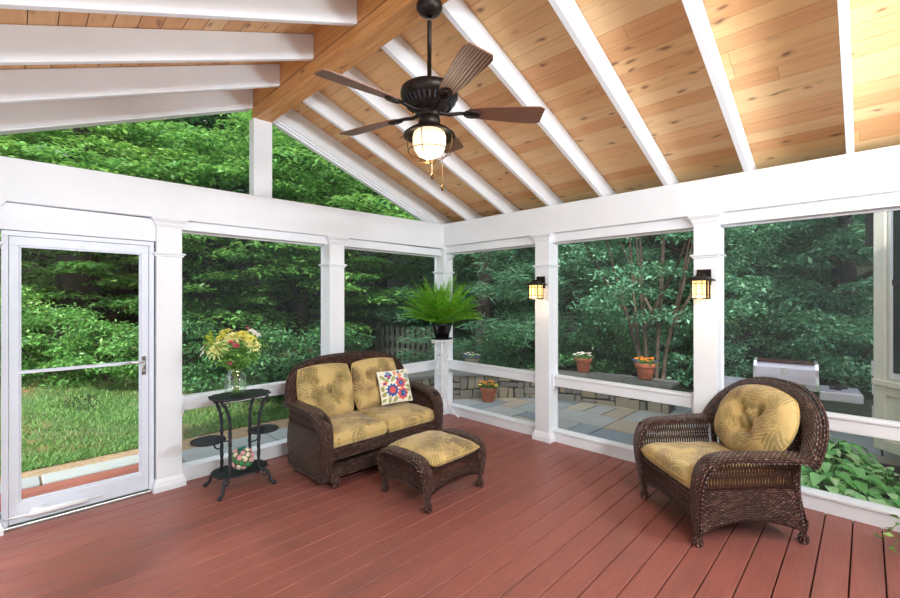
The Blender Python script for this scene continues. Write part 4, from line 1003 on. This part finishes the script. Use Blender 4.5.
# ================================================================== WALL LANTERNS
def lantern(y,label):
    o=empty('wall_lantern',(-.073,y,1.70),0,label,'lantern',None)
    mb=MB(); mb.box(-.014,0,-.055,.055,.02,.155); mb.build('backplate',BRONZE,o,bevel=.004)
    cx=-.105
    mb=MB(); mb.box(-.10,-.01,-.012,.012,.10,.115); mb.build('arm',BRONZE,o,bevel=.002)
    mb=MB(); prof=[(.092,.055),(.092,.062),(.05,.088),(.028,.098),(.028,.112),(.001,.115)]
    P=np.array([[(cx+sx*r_,sy*r_,z_) for sx,sy in ((-1,-1),(1,-1),(1,1),(-1,1))] for r_,z_ in prof]); mb.grid(P,cv=True); mb.add([(cx+sx*.092,sy*.092,.055) for sx,sy in ((-1,-1),(1,-1),(1,1),(-1,1))],[(3,2,1,0)]); mb.build('roof_cap',BRONZE,o)
    mb=MB(); h=.055
    for sx in (-1,1):
        for sy in (-1,1): mb.box(cx+sx*h-.004,cx+sx*h+.004,sy*h-.004,sy*h+.004,-.095,.056)
        for q in (-.022,.022):
            mb.box(cx+sx*h-.003,cx+sx*h+.003,q-.0025,q+.0025,-.095,.056); mb.box(cx+q-.0025,cx+q+.0025,sx*h-.003,sx*h+.003,-.095,.056)
        for z_ in (-.095,-.065,.028):
            mb.box(cx+sx*h-.004,cx+sx*h+.004,-h,h,z_,z_+.006); mb.box(cx-h,cx+h,sx*h-.004,sx*h+.004,z_,z_+.006)
    mb.box(cx-h-.006,cx+h+.006,-h-.006,h+.006,-.102,-.094)
    mb.build('cage',BRONZE,o)
    mb=MB(); mb.box(cx-h+.004,cx+h-.004,-h+.004,h-.004,-.09,.052); mb.build('glass_panes',AMBER,o)
    return o
lantern(-1.64,'bronze wall lantern lit amber on the column nearer the fern')
lantern(-3.27,'bronze wall lantern lit amber on the column behind the armchair')
for y in (-1.64,-3.27):
    plight('lantern_bulb_light',(-.26,y,1.60),1.6,(1,.72,.42),.03)
plight('fan_bulb_light',(-2.53,-2.40,2.40),6,(1,.86,.66),.05)

# ================================================================== FERN ON WHITE IRON PEDESTAL
PX,PY=-.30,-.27
def pedestal():
    o=empty('plant_pedestal',(PX,PY,0),math.radians(44),'white ornate iron plant pedestal in the corner under the fern','plant stand')
    mb=MB(); mb.lathe([(.001,1.035),(.10,1.035),(.13,1.045),(.145,1.052),(.145,1.065),(.001,1.068)],n=36); mb.build('top_plate',LACE,o,smooth=True)
    mb=MB()
    for k in range(12):
        a=k*PI/6; mb.ball((.13*math.cos(a),.13*math.sin(a),1.035),.014,8)
    mb.build('drop_border',LACE,o,smooth=True)
    for k in range(3):
        a=k*2*PI/3+PI; c_,s_=math.cos(a),math.sin(a)
        def P3(L): return [(r_*c_,r_*s_,z_) for r_,z_ in L]
        mb=MB(); mb.tube(S3(P3([(.095,1.04),(.10,.9),(.07,.75),(.085,.6),(.08,.45),(.07,.32),(.10,.2),(.16,.10),(.225,.035),(.25,.012)]),40),[.011]*40,8)
        mb.ball((.25*c_,.25*s_,.018),.018,10)
        lg=mb.build('leg',LACE,o,smooth=True)
        for z0,R,sg in ((.9,.04,1),(.78,.035,-1),(.66,.04,1),(.52,.035,-1),(.38,.04,1),(.24,.05,-1),(.15,.045,1)):
            r0=.085 if z0>.3 else .11; mb=MB()
            mb.tube([((r0-.02+sg*t*R*.35*math.cos(t*1.5))*c_ - math.sin(t*1.5)*R*(1-t*.18)*s_*.8,(r0-.02+sg*t*R*.35*math.cos(t*1.5))*s_+math.sin(t*1.5)*R*(1-t*.18)*c_*.8,z0+R*math.cos(t*1.5)*.9) for t in np.linspace(0,4,26)],.0055,6); mb.build('scroll',LACE,lg,smooth=True)
    mb=MB(); mb.lathe([(.012,1.03),(.03,1.0),(.014,.97),(.02,.9),(.012,.8),(.026,.72),(.012,.68),(.016,.55),(.028,.5),(.012,.46),(.014,.35),(.03,.27),(.014,.22),(.022,.15),(.001,.10)],n=14)
    for z_ in (.86,.62,.42,.3):
        for k in range(6):
            a=k*PI/3+z_*9; mb.tube([(0,0,z_-.05),(.03*math.cos(a),.03*math.sin(a),z_),(.055*math.cos(a),.055*math.sin(a),z_+.01),(.06*math.cos(a),.06*math.sin(a),z_-.02)],[.004,.009,.008,.003],6)
    mb.build('centre_stem',LACE,o,smooth=True)
    mb=MB()
    for z_,R in ((.33,.075),(.62,.085),(.84,.085)):
        mb.tube([(R*math.cos(t),R*math.sin(t),z_) for t in np.linspace(0,2*PI,30)],.006,6,False)
    mb.build('tie_rings',LACE,o,smooth=True)
pedestal()
def fern():
    o=empty('potted_fern',(PX,PY,1.068),0,'bushy green fern in a black pot on the white pedestal','potted plant')
    mb=MB(); mb.lathe([(.001,0),(.115,0),(.14,.012),(.142,.022),(.001,.02)],n=32); mb.build('saucer',BLACKP,o,smooth=True)
    mb=MB(); mb.lathe([(.001,.02),(.085,.02),(.092,.03),(.128,.18),(.14,.185),(.142,.215),(.13,.215),(.12,.19),(.001,.19)],n=32); mb.build('pot',BLACKP,o,smooth=True)
    r=random.Random(5); V=[]; st=MB(); base=np.array((0,0,.19))
    for k in range(240):
        a=r.uniform(0,2*PI); el=math.asin(r.uniform(.30,1.)**.48); L=r.uniform(.42,.54)+.26*(math.sin(el)**2)*r.random()
        d=np.array((math.cos(a)*math.cos(el),math.sin(a)*math.cos(el),math.sin(el))); pts=[]; p=base+np.array((math.cos(a)*.06,math.sin(a)*.06,0)); v=d.copy()
        n=26
        for i in range(n):
            pts.append(p.copy()); p=p+v*L/n; v=v+np.array((math.cos(a)*.012,math.sin(a)*.012,-.034*(1.35-el*.6))); v/=np.linalg.norm(v)
        pts=np.array(pts); st.tube(pts[::3],.002,4,False)
        T=nrm(np.gradient(pts,axis=0)); s=nrm(np.cross(T,np.array((0,0,1.)))); tw=r.uniform(-.5,.5)
        up=np.cross(s,T); s=s*math.cos(tw)+up*math.sin(tw)
        for i in range(2,n):
            t=i/n; l=.044*math.sin(PI*(t*.82+.15))**.8; w=.0095
            for sg in (-1,1):
                b=pts[i]; tip=b+s[i]*sg*l+T[i]*l*.35-np.array((0,0,l*.2)); m=(b+tip)/2; wv=T[i]*w
                V.append([b,m+wv,tip,m-wv])
    leafobj('fronds',np.array(V),FERNM,o); st.build('stalks',STEMG,o)
fern()

# ================================================================== IRON PLANT STAND, VASE, FLOWERS, GLASS GLOBE
SX,SY=-2.885,-.43
def plant_stand():
    o=empty('iron_plant_stand',(SX,SY,0),0,'black cast iron tiered plant stand holding the flower vase','plant stand')
    def tray(w,d,z,name,k=.9,par=o,cx=0,cy=0,lace=14):
        mb=MB(); n=72; t=np.arange(n)*2*PI/n; rim=[]
        ca=np.sign(np.cos(t))*np.abs(np.cos(t))**k; sa=np.sign(np.sin(t))*np.abs(np.sin(t))**k
        sc=1+.035*np.cos(t*lace)
        P=[]
        for f_,dz in ((.02,0),(.5,0),(.85,0),(.97,.004),(1,.008),(1,.0),(.96,-.008),(.5,-.008),(.02,-.008)):
            P.append([(cx+w/2*c1*f_*(s1 if f_>.8 else 1),cy+d/2*c2*f_*(s1 if f_>.8 else 1),z+dz) for c1,c2,s1 in zip(ca,sa,sc)])
        mb.grid(np.array(P),cv=True); return mb.build(name,IRON,par,smooth=False)
    tray(.47,.34,.775,'top_tray',.75); tray(.44,.30,.14,'bottom_tray',.8)
    tray(.255,.255,.432,'side_tray',1,cx=-.24,cy=.03,lace=20); tray(.255,.255,.425,'side_tray',1,cx=.215,cy=.05,lace=20)
    for sx in (-1,1):
        for sy in (-1,1):
            ax,ay=sx*.115,sy*.10
            pts=S3([(sx*.19,sy*.12,.765),(sx*.155,sy*.115,.72),(sx*.125,sy*.105,.64),(ax,ay,.54),(ax,ay,.3),(ax,ay,.17),(sx*.12,sy*.11,.145),(sx*.165,sy*.145,.13),(sx*.185,sy*.16,.08),(sx*.19,sy*.165,.045),(sx*.215,sy*.18,.012)],60)
            rr=.0105+.0045*np.abs(np.sin(np.linspace(0,38,60)))
            mb=MB(); mb.tube(pts,rr,8); mb.ball((sx*.218,sy*.182,.017),.020,8)
            for z_ in (.62,.50,.40,.30,.2): mb.ball((ax*1.02,ay*1.02,z_),.016,8,.8)
            lg=mb.build('leg',IRON,o,smooth=True)
            mb=MB(); mb.tube([(sx*(.155+.03*math.cos(t)*(1-t/9)),sy*.135,.10+.035*math.sin(t)*(1-t/9)) for t in np.linspace(0,6,24)],.006,6); mb.tube([(sx*(.135+.025*math.cos(t)*(1-t/9)),sy*.105,.725+.025*math.sin(t)*(1-t/9)) for t in np.linspace(0,6,24)],.0045,6); mb.build('scroll',IRON,lg,smooth=True)
    mb=MB()
    for sx,cy in ((-1,.03),(1,.07)):
        mb.tube([(sx*.115,-.10,.43),(sx*.24,cy,.432),(sx*.115,.10,.43)],.006,6); mb.tube(S3([(sx*.115,.1,.32),(sx*.18,.06,.34),(sx*.2,.05,.43)],10),[.006]*10,6)
    mb.build('tray_bracket',IRON,o,smooth=True)
plant_stand()
VX,VY,VZ=SX-.03,SY+.02,.784
def vase():
    o=empty('glass_vase',(VX,VY,VZ),0,'clear glass vase of flowers on the iron stand','vase'); o.scale=(1.28,1.28,1.15)
    mb=MB(); mb.lathe([(.001,.004),(.055,.004),(.066,.012),(.07,.05),(.068,.11),(.06,.145),(.046,.17),(.042,.185),(.048,.205),(.056,.21)],n=32); mb.build('glass_body',GLASS,o,smooth=True)
    mb=MB(); mb.lathe([(.001,.008),(.060,.012),(.065,.05),(.064,.10),(.001,.10)],n=28); mb.build('water',glass('vase_water',(.92,.97,.9),.06),o,smooth=True)
vase()
def stemmed(name,dx,dy,dz,label,cat,group,bloomf,mat,stem=True):
    o=empty(name,(VX,VY,VZ),0,label,cat,group)
    mb=MB(); k=-.35
    P=S3([(dx*-.12,dy*-.12,.015),(dx*.02,dy*.02,.12),(dx*.08,dy*.08,.20),(dx*.55,dy*.55,.2+(dz-.2)*.6),(dx,dy,dz)],14); mb.tube(P,.0042,5); mb.build('stem',STEMG,o,smooth=True)
    d=nrm(np.array((dx,dy,max(dz-.22,.02)))-np.array((0,0,-.03))+np.array((-.06,-.09,0)))
    z=Vector(d); q=z.to_track_quat('Z','Y').to_matrix().to_4x4(); M=Matrix.Translation((dx,dy,dz))@q
    bloomf(o,M,mat); return o
def petals(mb,M,R,n,w,tilt,z0=0,r0=.0,cup=.3,jit=0.):
    for k in range(n):
        a=k*2*PI/n+random.uniform(-jit,jit); L=R*random.uniform(.88,1.08); rows=[]
        for i in range(5):
            t=i/4; ww=w*math.sin(PI*(t*.85+.08)); rr=r0+L*t*math.cos(tilt); zz=z0+L*t*math.sin(tilt)-cup*L*t*t
            rows.append([tuple(M@Vector((math.cos(a)*rr-math.sin(a)*j*ww,math.sin(a)*rr+math.cos(a)*j*ww,zz+abs(j)*ww*.3))) for j in (-1,0,1)])
        mb.grid(np.array(rows))
def mum(o,M,mat,R=.10):
    mb=MB()
    for ring,(n,t,rf) in enumerate(((20,.0,1),(18,.35,.86),(14,.7,.66),(10,1.05,.48),(6,1.35,.34))): petals(mb,M,R*rf,n,.010,t,.0,.004,.25,.12)
    mb.build('bloom',mat,o,smooth=True)
def daisy(o,M,mat,R=.062):
    mb=MB(); petals(mb,M,R,14,.010,.15,.0,.006,.25,.1); petals(mb,M,R*.8,12,.009,.45,.002,.005,.2,.1); mb.build('bloom',mat,o,smooth=True)
    mb=MB(); mb.lathe([(.001,.012),(.008,.010),(.012,.002)],(0,0,0),12,M=M); mb.build('flower_centre',plain('golden_centre',(190,150,30),.8) if 'golden_centre' not in bpy.data.materials else bpy.data.materials['golden_centre'],o)
def rosette(o,M,mat,R=.026):
    mb=MB()
    for n,t,rf in ((8,.35,1),(7,.8,.85),(6,1.1,.65),(4,1.35,.5)): petals(mb,M,R*rf,n,.011,t,.0,.002,.2,.2)
    mb.build('bloom',mat,o,smooth=True)
def lily(o,M,mat,R=.045):
    mb=MB(); petals(mb,M,R,6,.011,.5,.0,.003,.35); mb.build('bloom',mat,o,smooth=True)
def spray(o,M,mat,R=.07):
    mb=MB()
    for k in range(70):
        p=M@Vector((random.gauss(0,.022),random.gauss(0,.022),random.uniform(-.03,.07))); mb.ball(tuple(p),.0055,6)
    mb.build('bloom',mat,o)
# view-plane offsets: r = to the right, f = away from the viewer
def rf(r,f): return (r*FY+f*FX, -r*FX+f*FY)
def fl(name,r,f,z,label,cat,group,fn,mat):
    dx,dy=rf(r*1.05-.01,f); stemmed(name,dx,dy,z+.06,label,cat,group,fn,mat)
G='flowers in the glass vase'
fl('chrysanthemum',-.075,-.13,.345,'largest pale yellow spiky chrysanthemum low at the front of the bouquet','flower',G,mum,P_PALE)
fl('chrysanthemum',.0,-.02,.43,'pale yellow chrysanthemum at the middle top of the bouquet','flower',G,mum,P_PALE)
fl('chrysanthemum',.175,-.05,.375,'yellow chrysanthemum at the bouquet side nearer the loveseat','flower',G,lambda o,M,m:mum(o,M,m,.07),P_PALE)
fl('yellow_daisy',-.085,.02,.475,'yellow daisy standing highest on the door side of the bouquet','flower',G,daisy,P_YEL)
fl('yellow_daisy',-.10,-.01,.43,'yellow daisy just under the highest daisy','flower',G,daisy,P_YEL)
fl('yellow_daisy',.07,.0,.455,'yellow daisy at the top right of the middle chrysanthemum','flower',G,daisy,P_YEL)
fl('yellow_daisy',.14,-.03,.42,'yellow daisy between the pink blooms and the white lilies','flower',G,daisy,P_YEL)
fl('pink_carnation',.035,-.13,.395,'pink bloom in the middle of the bouquet, upper of the close pair','flower',G,rosette,P_PINK)
fl('pink_carnation',.075,-.13,.37,'pink bloom in the middle of the bouquet, lower of the close pair','flower',G,rosette,P_PINK)
fl('pink_carnation',-.20,-.04,.37,'pink bloom at the door-side edge of the bouquet','flower',G,rosette,P_PINK)
fl('pink_carnation',.01,-.09,.225,'pink bloom hanging low over the vase mouth','flower',G,lambda o,M,m:rosette(o,M,m,.022),P_PINK)
fl('pink_carnation',.085,.05,.50,'small pink bloom at the very top of the bouquet','flower',G,lambda o,M,m:rosette(o,M,m,.018),P_PINK)
fl('white_lily',.135,.02,.475,'white lily sticking up at the top of the bouquet','flower',G,lily,P_WHITE)
fl('white_lily',.175,.01,.45,'white lily beside the topmost white one','flower',G,lily,P_WHITE)
fl('white_lily',-.215,-.07,.30,'white bloom drooping lowest at the door-side edge','flower',G,lily,P_WHITE)
fl('white_lily',-.235,-.05,.335,'small white bloom farthest out on the door side','flower',G,lambda o,M,m:lily(o,M,m,.03),P_WHITE)
fl('goldenrod_sprig',-.165,-.02,.40,'lime yellow fluffy sprig on the door side of the bouquet','flower',G,spray,P_GREENY)
fo=empty('bouquet_greenery',(VX,VY,VZ),0,'green leafy filler sprigs in the flower vase','foliage',None,'stuff')
r=np.random.default_rng(3); n=620; a=r.uniform(0,2*PI,n); zz=r.uniform(.245,.46,n); R_=(.05+.22*np.sin((zz-.21)/.33*PI/1.6))*r.uniform(.2,1,n)**.5
leafobj('leaves',leaves(np.stack([R_*np.cos(a),R_*np.sin(a),zz],1),.05,.4,.4,.1,seed=4),LEAF_L,fo)
mb=MB()
for k in range(22):
    a=k*.77; d=.1+.1*((k*37)%10)/10; mb.tube([(-math.cos(a)*.03,-math.sin(a)*.03,.015),(math.cos(a)*.02,math.sin(a)*.02,.17),(math.cos(a)*d,math.sin(a)*d,.36)],.0022,5)
mb.build('stalks',STEMG,fo)
# glass flower globe on bottom tray
go=empty('glass_flower_globe',(SX-.0,SY-.045,.148),0,'round ornament of pink, white and green glass petals on the lowest tray','ornament')
mb=MB(); mb.ball((0,0,.10),.088,20); mb.build('globe_body',plain('globe_leading',(110,120,80),.3,.3),go,smooth=True)
gl=[('pink_glass',(236,170,176)),('cream_glass',(240,226,204)),('green_glass',(70,150,96)),('teal_glass',(20,110,110))]
gm=[plain(n_,c_,.15,0,var=.12,scale=30) for n_,c_ in gl]
N=46
for i in range(4):
    mb=MB(); cnt=0
    for k in range(N):
        ph=math.acos(1-2*(k+.5)/N); th=PI*(1+5**.5)*k
        kind=3 if ph<.42 else (2 if k%5==2 else (1 if k%2 else 0))
        if kind!=i: continue
        d=Vector((math.cos(th)*math.sin(ph),math.sin(th)*math.sin(ph),math.cos(ph))); M=Matrix.Translation(Vector((0,0,.10))+d*.082)@d.to_track_quat('Z','Y').to_matrix().to_4x4()
        for j in range(5):
            b=j*1.2566+k; mb.lathe([(.001,.012),(.006,.011),(.0095,.006),(.010,.0)],(0,0,0),8,M=M@Matrix.Translation((math.cos(b)*.011,math.sin(b)*.011,0)))
        cnt+=1
    mb.build('glass_petals',gm[i],go,smooth=True)
# sprig of a houseplant leaning in at the frame edge
sp=empty('ivy_houseplant',(-.28,-4.72,0),0,'small trailing houseplant on the floor, a sprig of it showing at the frame edge','potted plant')
mb=MB(); mb.lathe([(.001,0),(.07,0),(.075,.01),(.095,.16),(.105,.16),(.105,.185),(.09,.185),(.001,.165)],n=24); mb.build('pot',TERRA,sp,smooth=True)
P=[]; st=MB(); rr=random.Random(2)
for k in range(16):
    a=rr.uniform(0,2*PI) if k>4 else PI/2+rr.uniform(-.35,.5); L=rr.uniform(.2,.4); pts=[(math.cos(a)*L*t,math.sin(a)*L*t,.17+.12*math.sin(t*3.1)-.13*t*t) for t in np.linspace(0,1,9)]; st.tube(pts,.002,4)
    for p_ in pts[1:]:
        for q in range(2): P.append((p_[0]+rr.uniform(-.02,.02),p_[1]+rr.uniform(-.02,.02),p_[2]+rr.uniform(-.01,.01)))
leafobj('leaves',leaves(np.array(P),.05,.7,.7,seed=9),LEAF_L,sp); st.build('stalks',STEMG,sp)

# ================================================================== LIGHT
w=bpy.data.worlds.new('sky'); scene.world=w; w.use_nodes=True; nt=w.node_tree
bg=nt.nodes['Background']; sky=nt.nodes.new('ShaderNodeTexSky'); sky.sky_type='NISHITA'; sky.sun_disc=False; sky.sun_elevation=math.radians(52); sky.sun_rotation=math.radians(200); sky.air_density=1.0; sky.dust_density=4.0; sky.ozone_density=1.0
mx=nt.nodes.new('ShaderNodeMix'); mx.data_type='RGBA'; mx.inputs[0].default_value=.6; nt.links.new(sky.outputs[0],mx.inputs[6]); mx.inputs[7].default_value=(7.,7.3,7.8,1)
nt.links.new(mx.outputs[2],bg.inputs[0]); bg.inputs[1].default_value=.33
sun=bpy.data.lights.new('sun','SUN'); sun.energy=5.0; sun.angle=math.radians(3); sun.color=(1,.96,.88)
so=bpy.data.objects.new('sun',sun); COL.objects.link(so); d_=Vector((-.72,-.34,.70)); so.rotation_euler=d_.to_track_quat('Z','Y').to_euler()
# fill lights added behind the viewer, standing in for a camera flash
wl=empty('flash_fill_light',(-1.55,-5.9,2.35),0,'wide added fill light standing in for a flash behind the viewer','fill light')
mb=MB(); mb.box(-1.1,1.1,-.02,.06,-.22,.22); mb.build('fill_light_box',WHITE,wl,bevel=.01)
al=bpy.data.lights.new('flash_fill_area','AREA'); al.shape='RECTANGLE'; al.size=1.7; al.size_y=.4; al.energy=118; al.color=(.88,.95,1)
ao=bpy.data.objects.new('flash_fill_area',al); COL.objects.link(ao); ao.location=(-1.55,-5.82,2.35); ao.rotation_euler=Vector((.28,-.95,.0)).to_track_quat('Z','Y').to_euler()

wl=empty('flash_fill_light',(-3.5,-5.9,2.86),0,'smaller added fill light set high behind the viewer','fill light')  # second added fill, brightens the door side of the room
mb=MB(); mb.box(-.8,.8,-.02,.06,-.15,.13); mb.build('fill_light_box',WHITE,wl,bevel=.01)
al=bpy.data.lights.new('flash_fill_area','AREA'); al.shape='RECTANGLE'; al.size=1.5; al.size_y=.22; al.energy=140; al.color=(.9,.96,1)
ao=bpy.data.objects.new('flash_fill_area',al); COL.objects.link(ao); ao.location=(-3.5,-5.82,2.85); ao.rotation_euler=Vector((-.05,-.93,.35)).to_track_quat('Z','Y').to_euler()

# ================================================================== CAMERA
cam=bpy.data.cameras.new('camera'); co=bpy.data.objects.new('camera',cam); COL.objects.link(co); scene.camera=co
cam.sensor_width=36; cam.lens=36*F/900; cam.clip_start=.05; cam.clip_end=200
co.location=CAM; co.rotation_euler=(PI/2,0,math.atan2(FY,FX)-PI/2)
scene.view_settings.view_transform='Standard'; scene.view_settings.look='None'; scene.view_settings.gamma=1; scene.view_settings.exposure=0.40
scene.view_settings.use_curve_mapping=False
scene.cycles.transparent_max_bounces=16; scene.cycles.max_bounces=8; scene.cycles.use_denoising=True
